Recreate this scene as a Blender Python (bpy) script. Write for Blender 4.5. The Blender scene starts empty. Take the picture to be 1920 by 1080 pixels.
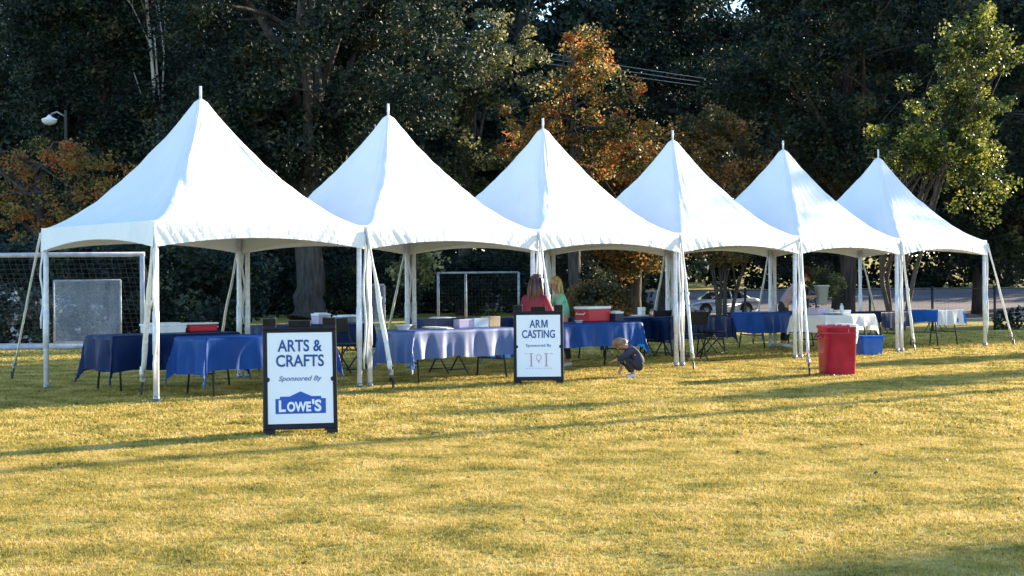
import bpy, math, random
import numpy as np
from mathutils import Vector, Matrix, noise
C = bpy.context.scene.collection
SC = bpy.context.scene
R = math.radians

# ------------------------------------------------------------------ camera
F_PX = 2779.0                      # focal length in pixels of the 1920 px wide photograph
EYE = 1.363
PITCH, ROLL = 12.0/F_PX, 0.008
cam_d = bpy.data.cameras.new('camera')
cam_d.sensor_width = 36.0
cam_d.lens = F_PX/1920*36.0
cam_d.clip_start, cam_d.clip_end = 0.1, 2000
cam = bpy.data.objects.new('camera', cam_d); C.objects.link(cam)
fw = Vector((0, math.cos(PITCH), -math.sin(PITCH)))
up0 = Vector((math.sin(ROLL), 0, math.cos(ROLL)))
rt = fw.cross(up0).normalized(); up = rt.cross(fw).normalized()
CAMM = Matrix((rt, up, -fw)).transposed()
cam.matrix_world = Matrix.Translation((0, 0, EYE)) @ CAMM.to_4x4()
SC.camera = cam
cam_d.dof.use_dof = False

def ray(px, py):
    return (CAMM @ Vector(((px-960)/F_PX, -(py-540)/F_PX, -1))).normalized()
def at_z(px, py, z=0.0):           # a point of the picture on a level plane
    d = ray(px, py); t = (z-EYE)/d.z
    return Vector((d.x*t, d.y*t, z))
def at_y(px, py, y):               # a point of the picture at a distance
    d = ray(px, py); t = y/d.y
    return Vector((d.x*t, y, EYE+d.z*t))

# ------------------------------------------------------------------ light
SUN_AZ = R(36)      # direction towards the sun, seen from above
SUN_EL = R(14)
SUNV = Vector((math.cos(SUN_EL)*math.cos(SUN_AZ), math.cos(SUN_EL)*math.sin(SUN_AZ), math.sin(SUN_EL)))
w = bpy.data.worlds.new('World'); SC.world = w; w.use_nodes = True
nt = w.node_tree; nt.nodes.clear()
sky = nt.nodes.new('ShaderNodeTexSky'); sky.sky_type = 'NISHITA'; sky.sun_disc = False
sky.sun_elevation = SUN_EL; sky.sun_rotation = math.pi/2-SUN_AZ
sky.air_density = 1.0; sky.dust_density = 0.1; sky.ozone_density = 3.0
bg = nt.nodes.new('ShaderNodeBackground'); bg.inputs['Strength'].default_value = 0.15
wo = nt.nodes.new('ShaderNodeOutputWorld')
nt.links.new(sky.outputs[0], bg.inputs[0]); nt.links.new(bg.outputs[0], wo.inputs[0])
sd = bpy.data.lights.new('sun', 'SUN'); sd.energy = 5.0; sd.angle = R(0.53); sd.color = (1.0, .86, .66)
so = bpy.data.objects.new('sun', sd); C.objects.link(so)
so.rotation_euler = SUNV.to_track_quat('Z', 'Y').to_euler(); so.location = (30, 20, 30)
SC.view_settings.view_transform = 'Standard'; SC.view_settings.look = 'None'
SC.view_settings.exposure = 1.92; SC.view_settings.gamma = 1.0
SC.view_settings.use_curve_mapping = False
SC.render.film_transparent = False
SC.cycles.max_bounces = 6; SC.cycles.diffuse_bounces = 3; SC.cycles.transparent_max_bounces = 12
SC.cycles.sample_clamp_indirect = 6

# ------------------------------------------------------------------ materials
def principled(name, col, rough=.6, metal=0, spec=.5, alpha=1, transm=0, sheen=0, coat=0):
    m = bpy.data.materials.new(name); m.use_nodes = True
    b = m.node_tree.nodes['Principled BSDF']
    b.inputs['Base Color'].default_value = (*col, 1)
    b.inputs['Roughness'].default_value = rough
    b.inputs['Metallic'].default_value = metal
    b.inputs['Specular IOR Level'].default_value = spec
    b.inputs['Alpha'].default_value = alpha
    b.inputs['Transmission Weight'].default_value = transm
    b.inputs['Coat Weight'].default_value = coat
    return m
def N(m, t): return m.node_tree.nodes.new(t)
def L(m, a, b): m.node_tree.links.new(a, b)
def coords(m, kind='Object', scale=(1, 1, 1)):
    tc = N(m, 'ShaderNodeTexCoord'); mp = N(m, 'ShaderNodeMapping'); mp.inputs['Scale'].default_value = scale
    L(m, tc.outputs[kind], mp.inputs[0]); return mp.outputs[0]
def vary(m, c1, c2, scale=5, detail=4, stretch=(1, 1, 1), bump=0, bscale=None, bdist=.01, lo=.35, hi=.65, kind='Object'):
    b = m.node_tree.nodes['Principled BSDF']; v = coords(m, kind, stretch)
    n = N(m, 'ShaderNodeTexNoise'); n.inputs['Scale'].default_value = scale; n.inputs['Detail'].default_value = detail
    L(m, v, n.inputs['Vector'])
    r = N(m, 'ShaderNodeValToRGB'); e = r.color_ramp.elements
    e[0].position, e[1].position = lo, hi; e[0].color, e[1].color = (*c1, 1), (*c2, 1)
    L(m, n.outputs['Fac'], r.inputs[0]); L(m, r.outputs[0], b.inputs['Base Color'])
    if bump:
        n2 = N(m, 'ShaderNodeTexNoise'); n2.inputs['Scale'].default_value = bscale or scale*3; n2.inputs['Detail'].default_value = 5
        L(m, v, n2.inputs['Vector'])
        bp = N(m, 'ShaderNodeBump'); bp.inputs['Strength'].default_value = bump; bp.inputs['Distance'].default_value = bdist
        L(m, n2.outputs['Fac'], bp.inputs['Height']); L(m, bp.outputs[0], b.inputs['Normal'])
    return m
def translucent(m, fac, col=None):
    """lets light through the sheet: mixes the surface with a translucent one of the same colour"""
    b = m.node_tree.nodes['Principled BSDF']; out = [n for n in m.node_tree.nodes if n.type == 'OUTPUT_MATERIAL'][0]
    t = N(m, 'ShaderNodeBsdfTranslucent'); mx = N(m, 'ShaderNodeMixShader'); mx.inputs[0].default_value = fac
    if b.inputs['Base Color'].is_linked and col is None: L(m, b.inputs['Base Color'].links[0].from_socket, t.inputs['Color'])
    else: t.inputs['Color'].default_value = (*(col or tuple(b.inputs['Base Color'].default_value)[:3]), 1)
    if b.inputs['Normal'].is_linked: L(m, b.inputs['Normal'].links[0].from_socket, t.inputs['Normal'])
    L(m, b.outputs[0], mx.inputs[1]); L(m, t.outputs[0], mx.inputs[2]); L(m, mx.outputs[0], out.inputs[0])
    return m
def leafmat(name, cols, trans=.35, rough=.55, patch=.35, world=False, isl=.5):
    """each leaf its own tint from a ramp; neighbouring leaves lean to the same tint"""
    m = principled(name, cols[0], rough, spec=.35); b = m.node_tree.nodes['Principled BSDF']
    g = N(m, 'ShaderNodeNewGeometry'); v = g.outputs['Position'] if world else coords(m, 'Object', (1, 1, 1))
    n = N(m, 'ShaderNodeTexNoise'); n.inputs['Scale'].default_value = patch; n.inputs['Detail'].default_value = 2
    L(m, v, n.inputs['Vector'])
    a = N(m, 'ShaderNodeMath'); a.operation = 'MULTIPLY_ADD'; a.inputs[1].default_value = isl
    s = N(m, 'ShaderNodeMath'); s.operation = 'MULTIPLY_ADD'; s.inputs[1].default_value = 1.9+(.5-isl)*2; s.inputs[2].default_value = -.95-(.5-isl)*.75+.27
    L(m, n.outputs['Fac'], s.inputs[0]); L(m, g.outputs['Random Per Island'], a.inputs[0]); L(m, s.outputs[0], a.inputs[2])
    r = N(m, 'ShaderNodeValToRGB'); r.color_ramp.interpolation = 'LINEAR'
    e = r.color_ramp.elements
    while len(e) < len(cols): e.new(.5)
    for i, c in enumerate(cols): e[i].position = .08+.84*i/(len(cols)-1); e[i].color = (*c, 1)
    L(m, a.outputs[0], r.inputs[0]); L(m, r.outputs[0], b.inputs['Base Color'])
    return translucent(m, trans)

M = {}
M['vinyl'] = vary(principled('white_vinyl', (.8, .8, .8), .5, spec=.35), (.775, .765, .76), (.82, .805, .795), 3, 3, (1, 1, .45), .3, 16, .02, .3, .7)
translucent(M['vinyl'], .08, (.85, .78, .68))
M['alu'] = vary(principled('white_painted_tube', (.7, .7, .72), .4), (.62, .62, .66), (.76, .76, .78), 20)
M['strap'] = vary(principled('white_webbing', (.75, .73, .7), .8, spec=.2), (.62, .6, .56), (.8, .78, .74), 30, 3, (1, 1, .2), .4, 60, .004)
M['steel'] = vary(principled('dull_steel', (.3, .3, .3), .45, .8), (.2, .2, .2), (.4, .4, .4), 30)
M['black_metal'] = vary(principled('black_metal', (.02, .02, .02), .45, .2), (.012, .012, .014), (.03, .03, .032), 20)
M['goal_white'] = vary(principled('white_goal_paint', (.4, .4, .42), .5), (.3, .3, .33), (.46, .46, .48), 6)
M['net'] = principled('net_cord', (.06, .06, .065), .8)
M['blackplastic'] = vary(principled('black_plastic', (.008, .008, .011), .5, spec=.25), (.005, .005, .008), (.011, .011, .015), 12, bump=.1, bscale=60)
M['board'] = vary(principled('white_board', (.8, .8, .8), .45), (.76, .77, .79), (.82, .82, .82), 2)
M['ink'] = principled('navy_ink', (.006, .06, .22), .5)
M['logo_blue'] = principled('blue_ink', (.005, .07, .38), .5)
M['ink_grey'] = principled('grey_blue_ink', (.12, .18, .33), .5)
M['ink_red'] = principled('faded_red_ink', (.55, .3, .38), .5)
M['ink_pale'] = principled('pale_blue_ink', (.45, .52, .65), .5)
M['red_plastic'] = vary(principled('red_plastic', (.38, .01, .04), .38), (.33, .008, .03), (.44, .014, .045), 5, bump=.08, bscale=30)
M['cooler_red'] = principled('cooler_red', (.5, .015, .03), .35)
M['white_plastic'] = vary(principled('white_plastic', (.75, .75, .76), .4), (.7, .7, .72), (.8, .8, .8), 8)
M['paper'] = principled('paper', (.78, .78, .76), .7)
M['tan_card'] = vary(principled('tan_cardboard', (.5, .36, .2), .8), (.44, .31, .17), (.55, .4, .24), 8)
M['dark_card'] = principled('dark_box', (.02, .025, .06), .6)
M['lilac'] = principled('lilac_box', (.45, .38, .5), .6)
M['clear_bin'] = principled('clear_bin', (.6, .7, .78), .25, spec=.5, alpha=.75)
M['blue_bin'] = vary(principled('blue_bin', (.02, .1, .4), .4), (.015, .08, .33), (.03, .13, .46), 5)
M['tabletop'] = principled('table_plastic', (.6, .6, .58), .5)
def cloth_mat(name, c1, c2, trans=.22, rough=.44, coat=0):
    m = vary(principled(name, c1, rough, spec=.14), c1, c2, 2.2, 3, (1, 1, .35), .45, 7, .03, .3, .7)
    b = m.node_tree.nodes['Principled BSDF']; b.inputs['Coat Weight'].default_value = coat; b.inputs['Coat Roughness'].default_value = .52; b.inputs['Coat IOR'].default_value = 1.85
    return translucent(m, trans, tuple(min(1, c*1.8) for c in c2))
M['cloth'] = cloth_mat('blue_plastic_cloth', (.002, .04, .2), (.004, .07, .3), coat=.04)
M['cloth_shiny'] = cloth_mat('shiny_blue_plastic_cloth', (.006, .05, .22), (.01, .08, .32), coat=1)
M['cloth_shaded'] = cloth_mat('shaded_blue_plastic_cloth', (.001, .01, .05), (.003, .02, .09), .1)  # the blue cloth again, its colour darkened for tables in shade
M['cloth_lit'] = cloth_mat('lit_blue_plastic_cloth', (.01, .12, .55), (.03, .2, .7), .4)  # the blue cloth again with sunlight in its colour; the bin lid borrows it
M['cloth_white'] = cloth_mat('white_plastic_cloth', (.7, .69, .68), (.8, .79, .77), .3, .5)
M['skin'] = vary(principled('skin', (.45, .24, .17), .5), (.4, .2, .14), (.5, .28, .2), 12)
M['hair_dark'] = vary(principled('dark_auburn_hair', (.05, .02, .012), .4), (.025, .01, .008), (.12, .04, .02), 30, 4, (1, 1, .1), .5, 60, .01)
M['hair_blond'] = vary(principled('blond_hair', (.5, .33, .14), .4), (.35, .22, .09), (.6, .42, .2), 30, 4, (1, 1, .1), .5, 60, .01)
M['hair_brown'] = vary(principled('light_brown_hair', (.2, .11, .05), .4), (.15, .08, .035), (.3, .17, .08), 30, 4, (1, 1, .3), .5, 60, .01)
M['red_shirt'] = vary(principled('red_shirt', (.18, .006, .02), .8), (.14, .005, .014), (.22, .01, .028), 6, bump=.3, bscale=14, bdist=.02)
M['green_shirt'] = vary(principled('mint_green_shirt', (.2, .55, .35), .8), (.15, .45, .28), (.26, .62, .4), 6, bump=.3, bscale=14, bdist=.02)
M['navy_shirt'] = vary(principled('navy_shirt', (.02, .025, .06), .8), (.014, .016, .04), (.03, .035, .08), 6, bump=.3, bscale=14, bdist=.02)
M['pink_shirt'] = vary(principled('lilac_pink_shirt', (.4, .3, .36), .8), (.33, .24, .3), (.48, .36, .42), 6, bump=.3, bscale=14, bdist=.02)
M['dark_trousers'] = vary(principled('dark_trousers', (.018, .018, .025), .8), (.012, .012, .018), (.03, .03, .04), 6, bump=.3, bscale=14, bdist=.02)
M['grey_trousers'] = vary(principled('grey_trousers', (.1, .1, .11), .8), (.07, .07, .08), (.13, .13, .14), 6)
M['shoe'] = principled('white_shoes', (.6, .58, .58), .6)
M['hat'] = vary(principled('dark_felt_hat', (.03, .018, .015), .9), (.02, .012, .01), (.05, .03, .025), 10)
M['eye'] = principled('dark_eye', (.02, .01, .01), .2)
M['lips'] = principled('lips', (.4, .12, .1), .5)
def bark(name, c1, c2):
    return vary(principled(name, c1, .9, spec=.15), c1, c2, 3, 6, (3, 3, .5), .9, 5, .06, .3, .7)
M['bark'] = bark('grey_brown_bark', (.035, .03, .028), (.1, .085, .075))
M['bark_pale'] = bark('pale_bark', (.38, .33, .29), (.6, .54, .48))
M['bark_dark'] = bark('dark_bark', (.035, .028, .026), (.09, .07, .06))
M['leaf_dark'] = leafmat('dark_oak_leaves', [(.006, .015, .011), (.009, .02, .013), (.014, .027, .016), (.024, .038, .02), (.12, .11, .05)], .3, .6, 1.0, isl=.28)  # pale last tint paints sun glints into the dark leaves
M['leaf_deep'] = leafmat('deep_evergreen_leaves', [(.005, .015, .014), (.008, .021, .017), (.014, .03, .02), (.024, .042, .026), (.08, .09, .045)], .25, .6, .8, isl=.28)  # lighter last tint stands for sunlit specks among the evergreens
M['leaf_olive'] = leafmat('olive_leaves', [(.02, .035, .016), (.035, .05, .02), (.12, .13, .04), (.28, .26, .1), (.5, .45, .24)], .45, .4, 1.2, isl=.3)
M['leaf_orange'] = leafmat('orange_autumn_leaves', [(.02, .035, .016), (.045, .05, .018), (.18, .18, .05), (.42, .26, .06), (.52, .17, .045), (.42, .08, .035)], .55, .45, 1.0)
M['leaf_rust'] = leafmat('rust_and_green_leaves', [(.03, .038, .016), (.055, .055, .02), (.12, .09, .03), (.25, .14, .04), (.42, .18, .055)], .5, .45, 1.1)
M['leaf_yellow'] = leafmat('yellow_green_leaves', [(.02, .035, .014), (.03, .05, .016), (.07, .09, .02), (.22, .24, .04), (.4, .36, .07)], .5, .4, 1.5, isl=.4)
M['leaf_pale'] = leafmat('pale_flowers', [(.012, .022, .014), (.016, .03, .018), (.03, .045, .02), (.1, .1, .08), (.6, .56, .54)], .2, patch=2.5)
M['asphalt'] = vary(principled('asphalt', (.1, .09, .095), .85, spec=.3), (.13, .105, .1), (.2, .16, .15), .4, 8, bump=.3, bscale=30)
M['concrete'] = vary(principled('concrete', (.35, .33, .3), .8), (.28, .26, .24), (.4, .38, .34), 2, 6)
M['paint'] = principled('road_paint', (.6, .58, .5), .7)
M['car'] = principled('silver_car_paint', (.75, .75, .77), .35, .0, coat=.5)
M['car_glass'] = principled('car_glass', (.02, .03, .04), .08, spec=.8)
M['rubber'] = principled('rubber', (.02, .02, .02), .8)
M['rim'] = principled('alloy_rim', (.4, .4, .42), .35, .7)
M['lamp_glass'] = principled('lamp_lens', (.7, .68, .66), .2)
M['tail'] = principled('tail_light', (.4, .01, .01), .2)
M['galv'] = vary(principled('galvanised_metal', (.25, .26, .28), .6, .2), (.17, .18, .2), (.3, .31, .33), 8)
M['plastic_sheet'] = vary(principled('milky_plastic_sheet', (.33, .36, .44), .3, spec=.5, alpha=.38), (.2, .23, .3), (.42, .45, .52), 3, 5, (1, 1, .25), .6, 5, .05)
M['wood'] = vary(principled('weathered_wood', (.2, .15, .11), .85), (.14, .1, .08), (.26, .2, .15), 4, 5, (4, 4, .3))
M['cable'] = principled('power_cable', (.25, .25, .27), .5)

# ground: lawn of dry and green blades
def ground_mat():
    m = principled('lawn_soil', (.3, .25, .08), .95, spec=.1); b = m.node_tree.nodes['Principled BSDF']
    v = coords(m, 'Object')
    def nz(s, d, st=None):
        n = N(m, 'ShaderNodeTexNoise'); n.inputs['Scale'].default_value = s; n.inputs['Detail'].default_value = d
        n.inputs['Roughness'].default_value = .65
        L(m, coords(m, 'Object', st) if st else v, n.inputs['Vector']); return n.outputs['Fac']
    def ramp(f, c, p):
        r = N(m, 'ShaderNodeValToRGB'); e = r.color_ramp.elements
        while len(e) < len(c): e.new(.5)
        for i in range(len(c)): e[i].position = p[i]; e[i].color = (*c[i], 1)
        L(m, f, r.inputs[0]); return r.outputs[0]
    a = ramp(nz(.45, 5), [(.28, .23, .04), (.43, .33, .07), (.5, .37, .1)], [.35, .5, .66])
    c = ramp(nz(14, 6), [(.07, .06, .02), (.38, .29, .06), (.56, .43, .14)], [.3, .5, .72])
    d = ramp(nz(70, 4), [(.07, .06, .03), (.4, .33, .1), (.66, .55, .28)], [.32, .5, .7])
    x = N(m, 'ShaderNodeMixRGB'); x.inputs[0].default_value = .35; L(m, a, x.inputs[1]); L(m, c, x.inputs[2])
    y = N(m, 'ShaderNodeMixRGB'); y.inputs[0].default_value = .3; L(m, x.outputs[0], y.inputs[1]); L(m, d, y.inputs[2])
    L(m, y.outputs[0], b.inputs['Base Color'])
    bp = N(m, 'ShaderNodeBump'); bp.inputs['Strength'].default_value = .9; bp.inputs['Distance'].default_value = .03
    L(m, nz(35, 8), bp.inputs['Height']); L(m, bp.outputs[0], b.inputs['Normal'])
    return m
M['ground'] = ground_mat()
M['blade'] = leafmat('grass_blades', [(.15, .145, .03), (.36, .285, .05), (.54, .385, .09), (.68, .50, .19)], .38, .6, 2.2, True)

# ------------------------------------------------------------------ mesh helper
class MB:
    def __init__(s): s.v = []; s.f = []; s.m = []; s.sm = []
    def add(s, vs, fs, mat=0, smooth=False):
        o = len(s.v); s.v += [tuple(v) for v in vs]
        for f in fs: s.f.append(tuple(i+o for i in f)); s.m.append(mat); s.sm.append(smooth)
        return s
    def box(s, c, d, rot=None, mat=0, taper=(1, 1)):
        x, y, z = d[0]/2, d[1]/2, d[2]/2; tx, ty = taper
        vs = [Vector(p) for p in ((-x, -y, -z), (x, -y, -z), (x, y, -z), (-x, y, -z), (-x*tx, -y*ty, z), (x*tx, -y*ty, z), (x*tx, y*ty, z), (-x*tx, y*ty, z))]
        if rot is not None: vs = [rot @ v for v in vs]
        vs = [v+Vector(c) for v in vs]
        return s.add(vs, [(0, 3, 2, 1), (4, 5, 6, 7), (0, 1, 5, 4), (1, 2, 6, 5), (2, 3, 7, 6), (3, 0, 4, 7)], mat)
    def tube(s, pts, rad, n=8, mat=0, caps=True, flat=1.0, smooth=True):
        pts = [Vector(p) for p in pts]
        if not isinstance(rad, (list, tuple)): rad = [rad]*len(pts)
        vs = []; prev = None
        for i, p in enumerate(pts):
            t = (pts[min(i+1, len(pts)-1)]-pts[max(i-1, 0)]).normalized()
            a = prev if prev is not None else (Vector((0, 0, 1)) if abs(t.z) < .9 else Vector((1, 0, 0)))
            u = (a-t*a.dot(t)); u = u.normalized() if u.length > 1e-6 else t.orthogonal().normalized()
            prev = u; q = t.cross(u)
            for k in range(n):
                an = 2*math.pi*k/n
                vs.append(p+(u*math.cos(an)*flat+q*math.sin(an))*rad[i])
        fs = []
        for i in range(len(pts)-1):
            for k in range(n):
                k2 = (k+1) % n
                fs.append((i*n+k, i*n+k2, (i+1)*n+k2, (i+1)*n+k))
        s.add(vs, fs, mat, smooth)
        if caps:
            o = len(s.v)-len(vs)
            s.f.append(tuple(o+k for k in reversed(range(n)))); s.m.append(mat); s.sm.append(False)
            s.f.append(tuple(o+(len(pts)-1)*n+k for k in range(n))); s.m.append(mat); s.sm.append(False)
        return s
    def lathe(s, prof, c=(0, 0, 0), n=24, mat=0, smooth=True, sq=None):
        vs = []; fs = []
        for r, z in prof:
            for k in range(n):
                a = 2*math.pi*k/n; cx, sy = math.cos(a), math.sin(a); q = 1
                if sq: q = 1/((abs(cx)**sq+abs(sy)**sq)**(1/sq))
                vs.append((c[0]+r*q*cx, c[1]+r*q*sy, c[2]+z))
        for i in range(len(prof)-1):
            for k in range(n):
                k2 = (k+1) % n; fs.append((i*n+k, i*n+k2, (i+1)*n+k2, (i+1)*n+k))
        return s.add(vs, fs, mat, smooth)
    def prism(s, outline, z0, z1, T=None, mat=0):
        n = len(outline); vs = [Vector((x, y, z0)) for x, y in outline]+[Vector((x, y, z1)) for x, y in outline]
        if T is not None: vs = [T @ v for v in vs]
        fs = [tuple(reversed(range(n))), tuple(range(n, 2*n))]+[(i, (i+1) % n, (i+1) % n+n, i+n) for i in range(n)]
        return s.add(vs, fs, mat)
    def build(s, name, mats, parent=None, bevel=0, subsurf=0):
        me = bpy.data.meshes.new(name); me.from_pydata(s.v, [], s.f)
        if not isinstance(mats, (list, tuple)): mats = [mats]
        for m in mats: me.materials.append(m)
        me.polygons.foreach_set('material_index', s.m); me.polygons.foreach_set('use_smooth', s.sm); me.update()
        o = bpy.data.objects.new(name, me); C.objects.link(o)
        if parent is not None: o.parent = parent
        if bevel:
            b = o.modifiers.new('bevel', 'BEVEL'); b.width = bevel; b.segments = 2; b.limit_method = 'ANGLE'; b.angle_limit = R(40)
        return o
def np_mesh(name, V, quads, mat, parent=None, smooth=False):
    me = bpy.data.meshes.new(name); V = np.asarray(V, dtype=np.float32).reshape(-1, 3); quads = np.asarray(quads, dtype=np.int32)
    k = quads.shape[1]; nf = len(quads)
    me.vertices.add(len(V)); me.vertices.foreach_set('co', V.ravel())
    me.loops.add(nf*k); me.loops.foreach_set('vertex_index', quads.ravel())
    me.polygons.add(nf); me.polygons.foreach_set('loop_start', np.arange(nf, dtype=np.int32)*k)
    me.polygons.foreach_set('use_smooth', np.full(nf, smooth))
    me.update(calc_edges=True); me.validate()
    me.materials.append(mat)
    o = bpy.data.objects.new(name, me); C.objects.link(o)
    if parent is not None: o.parent = parent
    return o
def tag(o, label, cat, group=None):
    o['label'] = label; o['category'] = cat
    if group: o['group'] = group
    return o
def thing(name, label, cat, loc=(0, 0, 0), rz=0, group=None):
    o = bpy.data.objects.new(name, None); C.objects.link(o); o.empty_display_size = .2
    o.location = loc; o.rotation_euler = (0, 0, rz)
    return tag(o, label, cat, group)
def structure(o, kind='structure'): o['kind'] = kind; return o
def copy_thing(root, loc, rz, label, group=None, scale=1):
    c = root.copy(); C.objects.link(c); c.location = loc; c.rotation_euler = (0, 0, rz); c.scale = (scale,)*3
    c['label'] = label
    if group: c['group'] = group
    for ch in root.children:
        d = ch.copy(); C.objects.link(d); d.parent = c
        for g in ch.children:
            e = g.copy(); C.objects.link(e); e.parent = d
    return c
def sstep(a, b, x):
    t = max(0, min(1, (x-a)/(b-a))); return t*t*(3-2*t)

# ------------------------------------------------------------------ setting
def terr(x, y):
    wx = sstep(1, 7, x)
    z = -.77*sstep(38, 50, y)*wx + 1.3*sstep(84, 112, y)*wx + .5*sstep(70, 110, y)*(1-wx) + 3.5*sstep(114, 180, y)
    return z + .012*math.sin(x*.35+1)*math.sin(y*.21)*sstep(3, 8, y)*0
def grid_sheet(name, xs, ys, mat, dz=0):
    V = [(x, y, terr(x, y)+dz) for y in ys for x in xs]; n = len(xs)
    Q = [(j*n+i, j*n+i+1, (j+1)*n+i+1, (j+1)*n+i) for j in range(len(ys)-1) for i in range(n-1)]
    return structure(np_mesh(name, V, Q, mat, smooth=True))
xs = sorted(set([-900, -400, -200, -120, -80, -60]+list(np.arange(-50, 70, 1.0))+[80, 100, 140, 220, 400, 900]))
ys = sorted(set([-300, -100, -40, -10]+list(np.arange(0, 120, 1.0))+[125, 130, 140, 150, 160, 170, 180, 260, 500, 1200]))
grid_sheet('ground', xs, ys, M['ground'])
rx = list(np.arange(-48, 64.1, 1.0))
grid_sheet('road', rx, list(np.arange(73, 109.1, 1.0)), M['asphalt'], .02)
kb = MB()
for yk in (72.85, 109.15):
    for i in range(len(rx)-1):
        a, b = rx[i], rx[i+1]; za, zb = terr(a, yk), terr(b, yk)
        vs = [(a, yk-.15, za-.1), (b, yk-.15, zb-.1), (b, yk+.15, zb-.1), (a, yk+.15, za-.1), (a, yk-.15, za+.16), (b, yk-.15, zb+.16), (b, yk+.15, zb+.16), (a, yk+.15, za+.16)]
        kb.add(vs, [(4, 5, 6, 7), (0, 1, 5, 4), (2, 3, 7, 6)])
structure(kb.build('kerb', M['concrete']))
# grass blades, scattered as one mass
rng = np.random.default_rng(5)
def grass_patch(n, size, hmin, hmax, wid, name):
    c = rng.uniform(-size/2, size/2, (n, 2)); cl = rng.uniform(-size/2, size/2, (max(4, n//14), 2))
    pick = rng.integers(0, len(cl), n); use = rng.random(n) < .6
    c[use] = cl[pick[use]]+rng.normal(0, .012, (use.sum(), 2))
    h = rng.uniform(hmin, hmax, n); a = rng.uniform(0, 2*np.pi, n); lean = rng.uniform(.2, 1.5, n)*h; la = rng.uniform(0, 2*np.pi, n)
    wv = np.stack([np.cos(a), np.sin(a), np.zeros(n)], 1)*(rng.uniform(.6, 1.3, n)*wid/2)[:, None]
    base = np.concatenate([c, np.zeros((n, 1))], 1)
    ld = np.stack([np.cos(la), np.sin(la)], 1)*lean[:, None]
    mid = base.copy(); mid[:, :2] += ld*.4; mid[:, 2] = h*.62
    top = base.copy(); top[:, :2] += ld; top[:, 2] = h*rng.uniform(.75, 1, n)
    V = np.stack([base-wv, base+wv, mid+wv*.8, mid-wv*.8, top+wv*.25, top-wv*.25], 1).reshape(-1, 3)
    i = np.arange(n)*6
    Q = np.concatenate([np.stack([i, i+1, i+2, i+3], 1), np.stack([i+3, i+2, i+4, i+5], 1)])
    me_o = np_mesh(name, V, Q, M['blade']); C.objects.unlink(me_o)
    return me_o
def scatter(name, patch, pts, zr=(.8, 1.2), label=None):
    me = bpy.data.meshes.new(name); me.vertices.add(len(pts)); me.vertices.foreach_set('co', np.asarray(pts, dtype=np.float32).ravel())
    rot = np.zeros((len(pts), 3), dtype=np.float32); rot[:, 2] = rng.uniform(0, 6.28, len(pts))
    scl = np.ones((len(pts), 3), dtype=np.float32); scl[:, 2] = [rng.uniform(*zr)*(1+.12*noise.noise(Vector((q[0]*.5, q[1]*.5, 3)))+.2*noise.noise(Vector((q[0]*2.6, q[1]*2.6, 7)))) for q in pts]
    me.attributes.new('rot', 'FLOAT_VECTOR', 'POINT').data.foreach_set('vector', rot.ravel())
    me.attributes.new('scl', 'FLOAT_VECTOR', 'POINT').data.foreach_set('vector', scl.ravel())
    me.materials.append(M['blade'])
    o = bpy.data.objects.new(name, me); C.objects.link(o)
    g = bpy.data.node_groups.new(name, 'GeometryNodeTree')
    g.interface.new_socket('Geometry', in_out='INPUT', socket_type='NodeSocketGeometry')
    g.interface.new_socket('Geometry', in_out='OUTPUT', socket_type='NodeSocketGeometry')
    gi, go = g.nodes.new('NodeGroupInput'), g.nodes.new('NodeGroupOutput')
    ip = g.nodes.new('GeometryNodeInstanceOnPoints'); oi = g.nodes.new('GeometryNodeObjectInfo'); oi.inputs['Object'].default_value = patch
    ra = g.nodes.new('GeometryNodeInputNamedAttribute'); ra.data_type = 'FLOAT_VECTOR'; ra.inputs[0].default_value = 'rot'
    sa = g.nodes.new('GeometryNodeInputNamedAttribute'); sa.data_type = 'FLOAT_VECTOR'; sa.inputs[0].default_value = 'scl'
    g.links.new(gi.outputs[0], ip.inputs['Points']); g.links.new(oi.outputs['Geometry'], ip.inputs['Instance'])
    g.links.new(ra.outputs['Attribute'], ip.inputs['Rotation']); g.links.new(sa.outputs['Attribute'], ip.inputs['Scale'])
    g.links.new(ip.outputs[0], go.inputs[0])
    md = o.modifiers.new('scatter', 'NODES'); md.node_group = g
    return structure(tag(o, label, 'grass'), 'stuff')
def field_pts(y0, y1, step, xpad=1.2, maxx=None):
    P = []
    y = y0
    while y < y1:
        half = y*.36+xpad; x = -half
        while x < half:
            px, py = x+rng.uniform(-.4, .4)*step, y+rng.uniform(-.4, .4)*step
            if not (px > 5 and py > 37.6): P.append((px, py, terr(px, py)-.002))
            x += step
        y += step
    return P
scatter('short_grass', grass_patch(720, .42, .008, .024, .0042, 'short_grass_patch'), field_pts(5.6, 13, .25), label='short dry yellow green lawn grass at the front of the field')
scatter('lawn_grass', grass_patch(420, .6, .012, .034, .010, 'lawn_grass_patch'), field_pts(13, 26, .36), label='mown yellow green lawn grass around and under the tents')
scatter('field_grass', grass_patch(330, .95, .014, .04, .02, 'field_grass_patch'), field_pts(26, 50, .65), label='mown grass of the field behind the tents')

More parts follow.
